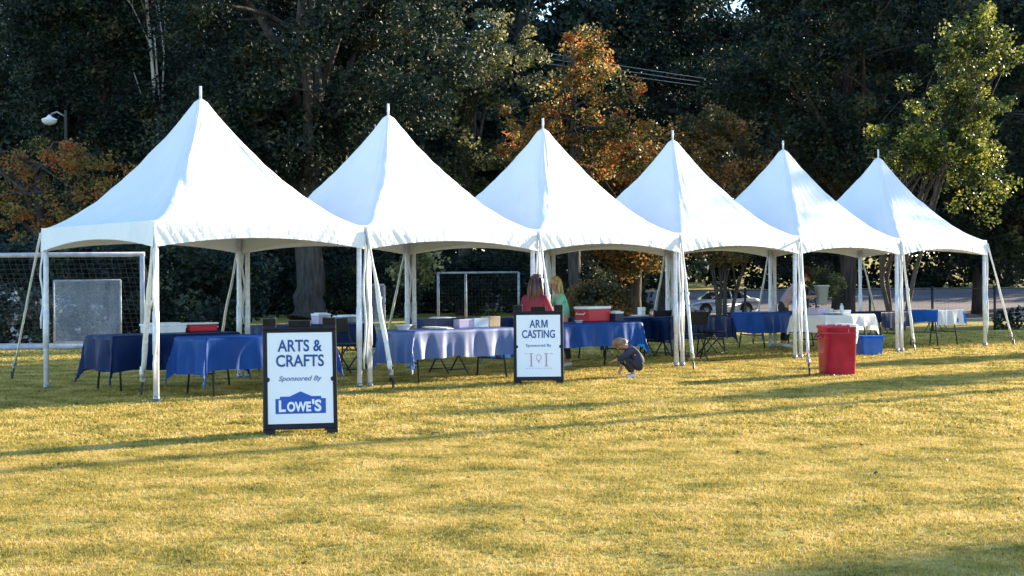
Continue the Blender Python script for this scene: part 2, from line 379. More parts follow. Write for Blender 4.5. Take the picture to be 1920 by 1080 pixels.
# ------------------------------------------------------------------ tents
F0 = at_z(290, 755); dist0 = F0.y
RD = Vector((.742, .670, 0)).normalized(); PD = Vector((-RD.y, RD.x, 0))     # along the row, towards the back
YAW = math.atan2(RD.y, RD.x); TS = 3.05
ZE, ZP = 2.10, 3.78
def tent_frame(i): return F0+RD*(TS*(i+.5))+PD*(TS/2)
def canopy_mesh(seed, parent):
    rn = random.Random(seed); nA, nR = 256, 64; half = TS/2-.03
    V = [(0, 0, ZP)]; mb = MB(); off = Vector((seed*7.3, seed*3.1, 0))
    for j in range(1, nR+1):
        t = (j/nR)**.9; n_ = 4+40*t**1.3
        for k in range(nA):
            a = 2*math.pi*k/nA; c, s = math.cos(a), math.sin(a)
            rho = 1/((abs(c)**n_+abs(s)**n_)**(1/n_))
            r = .035+(half-.035)*t
            x, y = c*rho*r, s*rho*r
            z = ZE+(ZP-ZE)*(.75*(1-t)**1.65+.25*(1-t))
            # folds run down from the peak, stronger close to the four ridges
            corner = abs(((a+math.pi/4) % (math.pi/2))-math.pi/4)       # 0 on faces' middle line
            ridge = math.exp(-((math.pi/4-corner)/.22)**2)
            env = math.sin(math.pi*min(1, t*1.02))**.7
            ph = noise.noise(Vector((a*2.2, t*2, seed)))*3
            wv = .007*ridge*env*math.sin(a*30+ph*2.2)+.0045*ridge*env*math.sin(a*71+ph*4+t*9)+.0012*env*math.sin(a*24+ph)
            wv += .012*ridge*env*noise.noise(Vector((x*6, y*6, z*3))+off)
            wv += .006*env*noise.noise(Vector((x*1.6, y*1.6, z*1.2))+off)
            nx, ny = c, s
            V.append((x+nx*wv, y+ny*wv, z+wv*.5))
    F = [(0, 1+k, 1+(k+1) % nA) for k in range(nA)]
    for j in range(nR-1):
        for k in range(nA):
            k2 = (k+1) % nA; F.append((1+j*nA+k, 1+(j+1)*nA+k, 1+(j+1)*nA+k2, 1+j*nA+k2))
    mb.add(V, F, 0, True)
    return mb.build('canopy', M['vinyl'], parent)
def valance_mesh(seed, parent):
    mb = MB(); half = TS/2-.028; nU, nV = 70, 10
    for side in range(4):
        rot = Matrix.Rotation(side*math.pi/2, 3, 'Z'); vs = []
        for iu in range(nU+1):
            u = -1+2*iu/nU
            drop = .185+.125*abs(u)**2.0
            for iv in range(nV+1):
                q = iv/nV; zz = ZE+.006-drop*q
                d1 = math.sin((u*16+q*3.2*(1 if u < 0 else -1)*1.6)+seed)*.5+noise.noise(Vector((u*5, q*3+seed, side*3)))
                sg = 1 if u < 0 else -1; ph = u*1.5-sg*q*.16*(.4+abs(u)); w_ = (.010*noise.noise(Vector((ph*20, seed+side*5, q*.7)))+.006*math.sin(ph*46+3*noise.noise(Vector((ph*4, seed, side)))))*q**.6*(.45+.8*abs(u))
                flare = .015*q
                vs.append(rot @ Vector((u*half, -half-w_-flare if abs(u) < .999 else -half-flare, zz)))
        fs = [(i*(nV+1)+j, i*(nV+1)+j+1, (i+1)*(nV+1)+j+1, (i+1)*(nV+1)+j) for i in range(nU) for j in range(nV)]
        mb.add(vs, fs, 0, True)
    return mb.build('valance', M['vinyl'], parent)
def strap(parent, top, foot, bulk, rnd):
    """webbing guy with its loose end bundled round it, a ratchet and a steel stake"""
    top, foot = Vector(top), Vector(foot); d = foot-top
    a = top+d*.86
    mb = MB(); pts = []; rad = []
    for k in range(13):
        t = k/12; p = top+(a-top)*t
        p += Vector((noise.noise(Vector((t*4, rnd, 0))), noise.noise(Vector((t*4, rnd, 5))), 0))*.012
        pts.append(p); rad.append(.016+bulk*.5*sstep(.25, .5, t)*(1+.5*noise.noise(Vector((t*9, rnd, 2)))))
    mb.tube(pts, rad, 8)
    if bulk > .015:
        kp = top+(a-top)*.5; mb.tube([kp+Vector((-.02, 0, .03)), kp+Vector((.025, -.01, 0)), kp+Vector((.03, 0, -.09))], [.018, .024, .008], 6)
        kp = a; mb.tube([kp+Vector((-.02, 0, .08)), kp+Vector((-.03, -.02, 0)), kp+Vector((-.02, 0, -.04))], [.02, .028, .012], 6)
    s = mb.build('guy_strap', M['strap'], parent)
    r = MB(); r.tube([a, a+d*.07], .02, 6); r.box(a+d*.035, (.05, .05, .07)); r.build('ratchet', M['steel'], s)
    k = MB(); k.tube([a+d*.07, foot+Vector((0, 0, -.06))], .01, 6); k.tube([foot+Vector((0, 0, -.1)), foot+Vector((0, 0, .12))], .013, 6)
    k.build('stake', M['black_metal'], s)
tent_words = ['white peaked frame tent nearest the camera, at the left end of the row', 'white peaked tent second from the left, above the pale draped table',
              'white peaked tent third from the left, above the arm casting board and the cooler', 'white peaked tent fourth from the left, with the silver car seen under it',
              'white peaked tent fifth from the left, the man in a hat beneath it', 'white peaked tent farthest away, at the right end of the row']
guys = {0: [((-1, -1), (265, 742), .035, 0), ((-1, 1), (22, 712), .0, 0)],
        1: [((-1, -1), (738, 729), .03, 0)], 2: [((-1, -1), (1048, 712), .02, 0)], 3: [((-1, -1), (1301, 694), .02, 0)],
        4: [((-1, -1), (1518, 706), .008, 0)], 5: [((-1, -1), (1715, 659), .02, 0), ((1, -1), (1901, 648), .012, 0)]}
back_guy = {0: (408, 668), 1: (722, 652), 3: (1218, 640), 4: (1412, 644), 5: (1650, 622)}
for i in range(6):
    c = tent_frame(i)
    T = thing('frame_tent', tent_words[i], 'tent', c, YAW, 'white peaked tents in a row')
    canopy_mesh(i+1, T); valance_mesh(i*1.7, T)
    h = TS/2-.07
    for sx in (-1, 1):
        for sy in (-1, 1):
            # legs stand a little out of true, as on the field
            ox, oy = (random.Random(i*9+sx*2+sy).uniform(-.02, .02), 0)
            lg = MB(); lg.tube([(sx*h+ox, sy*h, .0), (sx*h, sy*h, ZE-.06)], .034, 12)
            lg.tube([(sx*h+ox, sy*h, .55), (sx*h+ox*.6, sy*h, 1.05)], .039, 12)
            leg = lg.build('leg', M['alu'], T)
            fp = MB(); fp.box((sx*h+ox, sy*h, .008), (.13, .13, .016)); fp.tube([(sx*h+ox, sy*h, .016), (sx*h+ox, sy*h, .07)], .038, 12); fp.build('foot_plate', M['steel'], leg)
            # webbing that hangs down the leg from the corner
            ws = MB(); pts = []
            for k in range(10):
                t = k/9; pts.append((sx*(h+.045)+.02*math.sin(k*1.3+i), sy*(h+.04), ZE-.1-t*(1.75 if sy < 0 else 1.2)))
            ws.tube(pts, [.022, .02, .02, .017, .022, .018, .022, .017, .02, .012], 6, flat=.6); ws.build('tie_down_webbing', M['strap'], leg)
    fr = MB()
    for sx in (-1, 1):
        fr.tube([(sx*h, -h, ZE-.05), (sx*h, h, ZE-.05)], .024, 10); fr.tube([(-h, sx*h, ZE-.05), (h, sx*h, ZE-.05)], .024, 10)
    fr.build('eave_frame', M['alu'], T)
    kp = MB(); kp.tube([(0, 0, 2.3), (0, 0, ZP-.02)], .028, 12); kp.tube([(0, 0, ZP-.03), (0, 0, ZP+.15)], .017, 10)
    kp.build('peak_pole', M['alu'], T)
    cb = MB()
    for sx in (-1, 1):
        for sy in (-1, 1): cb.tube([(sx*h, sy*h, ZE-.05), (0, 0, 2.32)], .006, 5)
    cb.build('cross_cable', M['steel'], T)
    Ti = (Matrix.Translation(c) @ Matrix.Rotation(YAW, 4, 'Z')).inverted()
    for (sx, sy), (px, py), bulk, _ in guys.get(i, []):
        strap(T, (sx*(h+.05), sy*(h+.05), ZE-.06), Ti @ at_z(px, py), bulk, i*3+sx)
    if i in back_guy:
        px, py = back_guy[i]
        strap(T, (h+.05, h+.05, ZE-.06), Ti @ at_z(px, py), .012, i*5+2)

# ------------------------------------------------------------------ tables
def make_cloth(name, mat, Lx, Wy, ovx, ovy, H, seed, label, parent_loc, rz, group, shift=(0, 0), long_corner=0):
    nx, ny = 84, 60; V = []
    X = np.linspace(-Lx/2-ovx, Lx/2+ovx, nx); Y = np.linspace(-Wy/2-ovy, Wy/2+ovy, ny)
    for y in Y:
        for x in X:
            xs_, ys_ = x+shift[0], y+shift[1]
            dx = max(0, abs(xs_)-Lx/2); dy = max(0, abs(ys_)-Wy/2); sx = 1 if xs_ > 0 else -1; sy = 1 if ys_ > 0 else -1
            ex, ey = max(-Lx/2, min(Lx/2, xs_)), max(-Wy/2, min(Wy/2, ys_))
            mn, mx = min(dx, dy), max(dx, dy)
            px, py, pz = ex, ey, H+.006
            if mx > 0:
                fall = mx+mn*.35; pz = H+.006-fall
                a = .012+.03*mx
                if dx > 0: px += sx*(a*(1 if dx >= dy else .5)+mn*.2)
                if dy > 0: py += sy*(a*(1 if dy >= dx else .5)+mn*.2)
                # soft vertical pleats
                along = ys_ if dx > dy else xs_
                amp = .034*min(1, mx/.25)*(1 if mn == 0 else .6)
                f = math.sin(along*15+seed*2.1+1.3*noise.noise(Vector((along*2.2, seed, 0)))*2)*.6+noise.noise(Vector((along*8, seed, mx*1.5)))
                if dx > dy: px += sx*amp*f; py += .01*f
                else: py += sy*amp*f; px += .01*f
                pz += .03*noise.noise(Vector((along*2.5, seed+4, 0)))*min(1, mx/.3)
                pz = max(pz, .03)
            else:
                pz += .003*noise.noise(Vector((x*5, y*5, seed)))
            V.append((px, py, pz))
    Q = [(j*nx+i, j*nx+i+1, (j+1)*nx+i+1, (j+1)*nx+i) for j in range(ny-1) for i in range(nx-1)]
    o = np_mesh(name, V, Q, mat, smooth=True); o.location = parent_loc; o.rotation_euler = (0, 0, rz)
    return tag(o, label, 'tablecloth', group)
def make_table(label, loc, rz, Lx=1.83, Wy=.74, H=.715):
    T = thing('folding_table', label, 'table', loc, rz, 'folding tables under the tents')
    tp = MB(); tp.box((0, 0, H-.022), (Lx, Wy, .04)); tp.build('tabletop', M['tabletop'], T, .01)
    for sx in (-1, 1):
        x0 = sx*(Lx/2-.16)
        for sy in (-1, 1):
            lg = MB(); lg.tube([(x0, sy*(Wy/2-.16), H-.05), (x0+sx*.02, sy*(Wy/2-.1), .35), (x0+sx*.03, sy*(Wy/2-.05), 0)], .0135, 8)
            lg.build('leg', M['black_metal'], T)
        cr = MB(); cr.tube([(x0+sx*.022, -(Wy/2-.09), .28), (x0+sx*.022, Wy/2-.09, .28)], .011, 8)
        cr.build('crossbar', M['black_metal'], T)
        br = MB(); br.tube([(x0+sx*.01, 0, .28), (x0-sx*.38, 0, H-.06)], .009, 6); br.tube([(x0+sx*.01, -.14, .3), (x0-sx*.12, 0, H-.2)], .008, 6)
        br.build('brace', M['black_metal'], T)
    return T
# key: front-left or front-right foot of each table in the picture
TB = {}
def table_at(key, px, py, side, mat, lab, clab, seed, Lx=1.83, ovx=.4, ovy=.4, yaw=0, shift=(0, 0), Wy=.74):
    p = at_z(px, py); rz = YAW+R(yaw)
    rd = Vector((math.cos(rz), math.sin(rz), 0)); pd = Vector((-rd.y, rd.x, 0))
    c = p+rd*(Lx/2*(1 if side == 'L' else -1))+pd*Wy/2
    make_table(lab, c, rz, Lx, Wy)
    make_cloth('tablecloth', M[mat], Lx, Wy, ovx, ovy, .715, seed, clab, c, rz, 'plastic cloths on the folding tables', shift)
    TB[key] = (c, rz, Lx)
def on_table(key, a, b, h=.722):
    c, rz, _ = TB[key]; rd = Vector((math.cos(rz), math.sin(rz), 0)); pd = Vector((-rd.y, rd.x, 0))
    v = c+rd*a+pd*b; v.z = h; return v
table_at('t1back', 213, 738, 'L', 'cloth_shaded', 'folding table at the back left of the nearest tent', 'blue plastic cloth with shade in its colour on the back table of the nearest tent', 1, ovx=.45, ovy=.45)
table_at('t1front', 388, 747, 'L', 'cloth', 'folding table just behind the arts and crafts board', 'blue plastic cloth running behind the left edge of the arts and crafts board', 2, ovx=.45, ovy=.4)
table_at('t2back', 700, 690, 'R', 'cloth_shaded', 'folding table seen between the arts and crafts board and the paired tent legs', 'dark cloth seen between the arts and crafts board and the paired tent legs', 3, ovy=.36)
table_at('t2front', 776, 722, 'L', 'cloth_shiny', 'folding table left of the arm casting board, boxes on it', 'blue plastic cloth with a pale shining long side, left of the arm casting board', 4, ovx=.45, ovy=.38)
table_at('t2rear', 962, 670, 'R', 'cloth_shaded', 'folding table behind the boxes left of the arm casting board', 'dark cloth glimpsed behind the boxes left of the arm casting board', 5)
table_at('t3front', 1203, 688, 'R', 'cloth', 'folding table behind the crouching child, a red cooler on it', 'blue plastic cloth with pale streaks behind the crouching child', 6, ovy=.36)
table_at('t3back', 1262, 668, 'R', 'cloth_shaded', 'folding table between the red cooler and the thick tent legs', 'dark cloth between the red cooler and the thick tent legs', 7)
table_at('t4', 1372, 664, 'R', 'cloth_shaded', 'folding table in front of the parked car', 'blue cloth with shade in its colour in front of the parked car', 8, yaw=4)
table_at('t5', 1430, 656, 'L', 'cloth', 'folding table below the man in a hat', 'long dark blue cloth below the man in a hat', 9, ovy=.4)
table_at('t56', 1640, 662, 'R', 'cloth_white', 'folding table behind the red trash can', 'white cloth on the table behind the red trash can', 10, ovx=.3, ovy=.22, Lx=1.5)
table_at('t6left', 1652, 655, 'L', 'cloth_shaded', 'short folding table under the farthest tent, beside its leg pair', 'blue cloth with shade in its colour on the short table beside the farthest leg pair', 11, Lx=.95, ovx=.2, ovy=.3)
table_at('t6right', 1806, 647, 'R', 'cloth_lit', 'short folding table at the right end under the farthest tent', 'blue plastic cloth with sunlight in its colour at the right end of the row', 12, Lx=.98, ovx=.22, ovy=.26)

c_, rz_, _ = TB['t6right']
make_cloth('tablecloth', M['cloth_white'], .96, .76, -.03, .3, .722, 21, 'white sheet added for the sun sheen on the blue cloth at the right end of the row', c_, rz_, 'plastic cloths on the folding tables')  # added sheet: its white stands for sun sheen on the blue cloth
# ------------------------------------------------------------------ things on the tables
G_BOX = 'boxes and bins on the tables'
def carton(name, key, a, b, d, mat, label, cat='box', rz=0, lidmat=None, h=.722, lid=.03):
    loc = on_table(key, a, b, h); T = thing(name, label, cat, loc, TB[key][1]+R(rz), G_BOX)
    mb = MB(); mb.box((0, 0, d[2]/2), d, taper=(1.04, 1.04)); mb.build('body', M[mat], T, .006)
    if lidmat:
        l = MB(); l.box((0, 0, d[2]+lid/2+.001), (d[0]*1.09, d[1]*1.09, lid)); l.box((0, 0, d[2]+lid+.008), (d[0]*.8, d[1]*.7, .014))
        l.build('lid', M[lidmat], T, .006)
    return T
def cooler(key, a, b, d, label, rz=0):
    loc = on_table(key, a, b); T = thing('cooler', label, 'cooler', loc, TB[key][1]+R(rz), 'coolers on the tables')
    mb = MB(); mb.box((0, 0, d[2]*.4), (d[0], d[1], d[2]*.8), taper=(1.05, 1.05)); mb.build('body', M['cooler_red'], T, .02)
    l = MB(); l.box((0, 0, d[2]*.9+.002), (d[0]*1.1, d[1]*1.1, d[2]*.2)); l.build('lid', M['white_plastic'], T, .018)
    for sx in (-1, 1):
        g = MB(); g.tube([(sx*d[0]*.53, -d[1]*.3, d[2]*.6), (sx*(d[0]*.53+.03), -d[1]*.28, d[2]*.5), (sx*(d[0]*.53+.03), d[1]*.28, d[2]*.5), (sx*d[0]*.53, d[1]*.3, d[2]*.6)], .009, 6)
        g.build('handle', M['white_plastic'], T)
    return T
def bowl(key, a, b, r, label, mat='white_plastic', h=.722):
    o = MB().lathe([(r*.55, 0), (r*.6, .004), (r, r*.55), (r*1.04, r*.55), (r*.98, r*.5), (r*.5, .01), (.001, .01)], n=20).lathe([(.001, 0), (r*.55, 0)], n=20).build('bowl', M[mat])
    o.location = on_table(key, a, b, h); return tag(o, label, 'bowl')
def papers(key, a, b, label, n=5, seed=0, h=.725):
    rn = random.Random(seed); mb = MB()
    for k in range(n):
        rot = Matrix.Rotation(rn.uniform(-.5, .5), 3, 'Z')
        mb.box((rn.uniform(-.05, .05), rn.uniform(-.05, .05), .003+k*.006), (.22, .29, .004), rot)
    o = mb.build('paper_stack', M['paper']); o.location = on_table(key, a, b, h); o.rotation_euler = (0, 0, TB[key][1]); return tag(o, label, 'paper')
cooler('t1back', .62, .18, (.42, .26, .12), 'flat red tray with white lid on the back table of the nearest tent')
carton('storage_box', 't1back', .1, .2, (.5, .28, .09), 'white_plastic', 'low white box beside the red tray on the back table', lidmat='white_plastic')
carton('storage_box', 't2back', .1, -.1, (.22, .2, .13), 'lilac', 'small lilac carton on the dark table right of the arts and crafts board', lidmat='white_plastic')
bowl('t2back', -.05, .1, .09, 'crumpled white tub beside the lilac carton right of the arts and crafts board')
carton('storage_box', 't2back', .8, .15, (.38, .25, .09), 'galv', 'grey tray with white rim on the table behind the paired tent legs', lidmat='white_plastic', lid=.02)
bowl('t2front', -.72, .1, .12, 'white basin on the dark end of the pale draped table')
bowl('t2front', -.55, .2, .1, 'cream basin beside the white basin on the pale draped table', 'tan_card')
carton('storage_box', 't2front', .0, .2, (.36, .25, .13), 'dark_card', 'dark box with papers on top on the pale draped table')
papers('t2front', .0, .2, 'white papers lying on the dark box', 4, 1, .855)
carton('storage_box', 't2front', .3, .05, (.3, .2, .12), 'lilac', 'lilac box between the dark box and the clear box')
carton('storage_box', 't2front', .55, .04, (.26, .2, .13), 'clear_bin', 'clear plastic box beside the tan carton')
carton('carton', 't2front', .8, .03, (.2, .18, .15), 'tan_card', 'tan cardboard carton at the right end of the pale draped table')
papers('t2front', -.3, -.1, 'crumpled white paper at the edge of the pale draped table', 5, 2)
carton('plaster_carton', 't3front', -.62, .0, (.1, .1, .25), 'white_plastic', 'tall narrow white carton left of the red cooler', rz=20)
cooler('t3front', .35, .15, (.48, .3, .24), 'red cooler with white lid on the table above the crouching child')
bowl('t3front', -.25, -.15, .07, 'small white bowl in front of the red cooler')
carton('storage_box', 't3front', .72, .0, (.18, .16, .12), 'dark_card', 'small dark box with white lid at the right of the red cooler', lidmat='white_plastic')
papers('t3back', .4, 0, 'papers on the dark table left of the thick tent legs', 4, 3)
carton('storage_box', 't3back', .6, .1, (.1, .1, .16), 'white_plastic', 'white bottle shaped carton left of the thick tent legs')
bowl('t4', .3, 0, .08, 'white dish on the dark cloth in front of the car')
for k, (a, b, d, mt, lb) in enumerate([(-.35, .1, (.3, .25, .12), 'lilac', 'lilac carton on the white table behind the red trash can'), (-.05, .15, (.25, .2, .1), 'clear_bin', 'clear tub on the white table behind the red trash can'),
                             (.3, .1, (.4, .26, .07), 'white_plastic', 'flat white box on the white table near the tree trunk')]):
    carton('storage_box', 't56', a, b, d, mt, lb)
papers('t56', -.2, -.2, 'loose white sheets on the table edge over the red trash can', 6, 5)
bt = MB(); bt.lathe([(.001, 0), (.035, 0), (.035, .14), (.014, .18), (.014, .2), (.001, .2)], n=16); bo = bt.build('bottle', M['clear_bin']); bo.location = on_table('t56', .12, -.1)
tag(bo, 'slim clear bottle standing on the white table', 'bottle')
papers('t6right', 0, 0, 'thin papers on the bright blue cloth at the right end', 2, 9)

# red trash can with a liner hanging out
p = at_z(1577, 705); TC = thing('trash_can', 'tall red plastic trash can with a white liner hanging over its side', 'trash can', p+Vector((0, .25, 0)), R(10))
tb = MB(); tb.lathe([(.001, .0), (.235, 0), (.245, .02), (.262, .66), (.275, .665), (.278, .705), (.262, .71), (.255, .66), (.225, .04), (.001, .04)], n=48, sq=4.5); tb.build('body', M['red_plastic'], TC); TC.scale = (.9, .9, 1)
rb_ = MB()
for z_ in (.6,): rb_.lathe([(.246+z_*.027, z_-.012), (.256+z_*.027, z_), (.246+z_*.027, z_+.012)], n=48, sq=4.5)
rb_.build('rib', M['red_plastic'], TC)
for sx in (-1, 1):
    g = MB(); g.tube([(sx*.265, -.09, .56), (sx*.31, -.085, .53), (sx*.31, .085, .53), (sx*.265, .09, .56)], .012, 8); g.build('handle', M['red_plastic'], TC)
ln = MB(); nA = 40; vs = []
for j, (r, z) in enumerate([(.25, .55), (.262, .712), (.285, .718), (.29, .64)]):
    for k in range(nA):
        a = 2*math.pi*k/nA; q = 1/((abs(math.cos(a))**4.5+abs(math.sin(a))**4.5)**(1/4.5))
        rr = r*q+.006*math.sin(a*13)+.004*math.sin(a*29); zz = z
        if j == 3: zz = .70-.04*(.5+.5*math.sin(a*3+1))-.24*math.exp(-((math.atan2(math.sin(a+.25), math.cos(a+.25)))/.42)**2)
        vs.append((rr*math.cos(a), rr*math.sin(a), zz))
keep = [q % nA for q in range(-8, 9)]; nK = len(keep); vs = [vs[jj*nA+k] for jj in range(4) for k in keep]
ln.add(vs, [(jj*nK+k, jj*nK+k+1, (jj+1)*nK+k+1, (jj+1)*nK+k) for jj in range(3) for k in range(nK-1)], 0, True); ln.build('liner', M['cloth_white'], TC)

# blue bin on the grass
p = at_z(1634, 666); BB = thing('recycling_bin', 'blue plastic bin standing on the grass right of the red trash can', 'bin', p+Vector((0, .2, 0)), YAW-.5)
b_ = MB(); b_.box((0, 0, .16), (.36, .34, .31), taper=(1.12, 1.12)); b_.build('body', M['blue_bin'], BB, .015)
b_ = MB(); b_.box((0, 0, .33), (.44, .42, .03)); b_.build('lid', M['cloth_lit'], BB, .01)

# ------------------------------------------------------------------ folding chairs
def chair(px, py, yaw, label):
    T = thing('folding_chair', label, 'chair', at_z(px, py), yaw, 'black folding chairs')
    s = MB(); s.box((0, 0, .44), (.4, .4, .025)); s.build('seat', M['blackplastic'], T, .01)
    s = MB(); s.box((0, .2, .72), (.4, .02, .22), Matrix.Rotation(R(-10), 3, 'X')); s.build('backrest', M['blackplastic'], T, .008)
    for sx in (-1, 1):
        s = MB(); s.tube([(sx*.2, -.24, 0), (sx*.2, .16, .5), (sx*.2, .24, .84)], .012, 8); s.build('leg', M['black_metal'], T)
        s = MB(); s.tube([(sx*.18, .24, 0), (sx*.18, -.16, .44)], .012, 8); s.build('leg', M['black_metal'], T)
    s = MB(); s.tube([(-.2, -.19, .07), (.2, -.19, .07)], .009, 6); s.tube([(-.18, .19, .07), (.18, .19, .07)], .009, 6); s.build('stretcher', M['black_metal'], T)
chair(1300, 676, YAW+2.6, 'black folding chair right of the thick tent legs')
chair(1335, 668, YAW+.3, 'black folding chair in front of the parked car')
chair(1228, 668, YAW+3.0, 'black folding chair left of the thick tent legs')
chair(842, 700, YAW+3.1, 'black folding chair under the pale draped table')
chair(655, 700, YAW+.2, 'black folding chair right of the arts and crafts board')

# ------------------------------------------------------------------ sandwich boards
def text_mesh(body, size, xs_, bold=0.0, shear=0.0, space=1.0):
    cu = bpy.data.curves.new('lettering', 'FONT'); cu.body = body; cu.size = size; cu.align_x = 'CENTER'; cu.offset = bold; cu.shear = shear
    cu.extrude = .0015; cu.space_character = space; cu.resolution_u = 4
    o = bpy.data.objects.new('lettering', cu); C.objects.link(o); bpy.context.view_layer.update()
    me = bpy.data.meshes.new_from_object(o.evaluated_get(bpy.context.evaluated_depsgraph_get())); bpy.data.objects.remove(o)
    for v in me.vertices: v.co.x *= xs_
    return me
def put_text(body, cap, x, z, mat, parent, width, bold=.003, shear=0, y=-.0155, name='lettering'):
    """lettering with a given capital height and overall width"""
    me = text_mesh(body, cap/.70, 1, bold, shear); xs_ = [v.co.x for v in me.vertices]; x0, x1 = min(xs_), max(xs_)
    for v in me.vertices: v.co.x = (v.co.x-(x0+x1)/2)*width/(x1-x0)
    me.materials.clear(); me.materials.append(mat)
    o = bpy.data.objects.new(name, me); C.objects.link(o); o.parent = parent
    o.location = (x, y, z); o.rotation_euler = (math.pi/2, 0, 0); return o
SW, SH = .66, .90
def sign(px, py, yaw, label):
    T = thing('sandwich_board', label, 'sign', at_z(px, py), yaw, 'black framed sandwich boards on the grass')
    fr = None
    for s in (1, -1):
        P = bpy.data.objects.new('front_panel' if s == 1 else 'back_panel', None)
        tilt = Matrix.Rotation(s*R(9.5)*-1, 4, 'X')
        fm = MB(); y0 = 0
        w2 = SW/2
        # outline of the frame with feet and a raised, open handle on top
        def bx(c, d): fm.box(c, d)
        bx((-w2+.019, 0, .50), (.038, .04, .90)); bx((w2-.019, 0, .50), (.038, .04, .90))
        bx((0, 0, .075), (SW-.076, .04, .05)); bx((0, 0, .9375), (SW-.076, .04, .025))
        bx((-w2+.05, 0, .025), (.1, .05, .05)); bx((w2-.05, 0, .025), (.1, .05, .05))
        bx((-w2+.06, 0, 1.005), (.12, .036, .11)); bx((w2-.06, 0, 1.005), (.12, .036, .11))
        if s == -1: bx((0, 0, 1.01), (.2, .03, .06))
        bx((0, .0, .965), (SW-.24, .02, .03))
        for sx in (-1, 1): fm.tube([(sx*(w2-.036), -.022, .50), (sx*(w2-.036), .0, .50)], .022, 12)
        fr0 = fm.build('frame' if s == 1 else 'back_panel', M['blackplastic'], T, .006)
        base = .155
        fr0.matrix_local = (Matrix.Translation((0, -base if s == 1 else base, 0)) @ Matrix.Rotation(-R(9)*s, 4, 'X') @ (Matrix.Identity(4) if s == 1 else Matrix.Rotation(math.pi, 4, 'Z')))
        bd = MB(); bd.box((0, -.004, .5125), (SW-.07, .02, .825)); b = bd.build('board', M['board'], fr0)
        if s == 1: fr = fr0
    hg = MB()
    for sx in (-1, 1): hg.tube([(sx*.24-.03, 0, 1.04), (sx*.24+.03, 0, 1.04)], .014, 8)
    hg.build('hinge', M['black_metal'], T)
    return T, fr
s1, f1 = sign(563, 812, R(11), 'black sandwich board reading ARTS & CRAFTS above a blue gabled logo, nearest the camera')
put_text('ARTS &', .104, 0, .755, M['ink'], f1, .40)
put_text('CRAFTS', .104, 0, .618, M['ink'], f1, .43)
put_text('Sponsored By', .042, 0, .488, M['ink_grey'], f1, .39, .0012, .3)
lg = MB(); Tm = Matrix.Translation((0, -.0145, .19)) @ Matrix.Rotation(math.pi/2, 4, 'X')
lg.prism([(-.225, 0), (.225, 0), (.225, .135), (.185, .135), (.185, .155), (.1, .155), (0, .2), (-.1, .155), (-.185, .155), (-.185, .135), (-.225, .135)], 0, .002, Tm)
lgo = lg.build('logo', M['logo_blue'], f1)
put_text("L", .098, -.165, .212, M['board'], f1, .062, .005, y=-.0185, name='logo_lettering')
put_text("OWE", .082, -.015, .212, M['board'], f1, .215, .005, y=-.0185, name='logo_lettering')
put_text("'S", .098, .143, .212, M['board'], f1, .085, .005, y=-.0185, name='logo_lettering')
s2, f2 = sign(1010, 719, R(1), 'black sandwich board reading ARM CASTING in front of the third tent')
put_text('AR', .104, -.045, .755, M['ink'], f2, .15, .003)
mm_ = MB(); mm_.prism([(0, 0), (.017, 0), (.017, .072), (.035, .0), (.05, 0), (.068, .072), (.068, 0), (.085, 0), (.085, .104), (.062, .104), (.0425, .03), (.023, .104), (0, .104)], 0, .002, Matrix.Translation((.04, -.0145, .755)) @ Matrix.Rotation(math.pi/2, 4, 'X')); mm_.build('lettering', M['ink'], f2)
put_text('CASTING', .104, 0, .618, M['ink'], f2, .44)
put_text('Sponsored By', .036, 0, .50, M['ink_grey'], f2, .34, .001)
em = MB()
for sx in (-1, 1):
    em.box((sx*.10, -.0155, .32), (.022, .002, .15)); em.box((sx*.10, -.0155, .405), (.05, .002, .014)); em.box((sx*.10, -.0155, .24), (.045, .002, .012))
em.box((-.17, -.0155, .405), (.04, .002, .008)); em.box((.17, -.0155, .405), (.04, .002, .008))
em.tube([(.032*math.cos(a), -.0155, .355+.04*math.sin(a)) for a in [k*math.pi/8 for k in range(17)]], .0045, 5, caps=False)
em.box((0, -.0155, .30), (.02, .002, .03))
em.build('emblem', M['ink_red'], f2)
e2 = MB()
for k in range(9): e2.box((-.16+k*.04, -.0155, .21), (.024, .002, .012))
e2.build('small_print', M['ink_pale'], f2)

# ------------------------------------------------------------------ people
def skinned(name, nodes, edges, mat, parent, root, sub=2):
    names = list(nodes); idx = {n: i for i, n in enumerate(names)}
    me = bpy.data.meshes.new(name); me.from_pydata([nodes[n][0] for n in names], [(idx[a], idx[b]) for a, b in edges], [])
    o = bpy.data.objects.new(name, me); C.objects.link(o)
    md = o.modifiers.new('skin', 'SKIN'); md.use_smooth_shade = True
    for i, n in enumerate(names):
        r = nodes[n][1]; sv = me.skin_vertices[0].data[i]; sv.radius = (r, r) if not isinstance(r, tuple) else r; sv.use_root = (n == root)
    sb = o.modifiers.new('sub', 'SUBSURF'); sb.levels = sub; sb.render_levels = sub
    bpy.context.view_layer.update()
    m2 = bpy.data.meshes.new_from_object(o.evaluated_get(bpy.context.evaluated_depsgraph_get()))
    bpy.data.objects.remove(o); m2.materials.clear(); m2.materials.append(mat)
    for p in m2.polygons: p.use_smooth = True
    q = bpy.data.objects.new(name, m2); C.objects.link(q); q.parent = parent
    return q
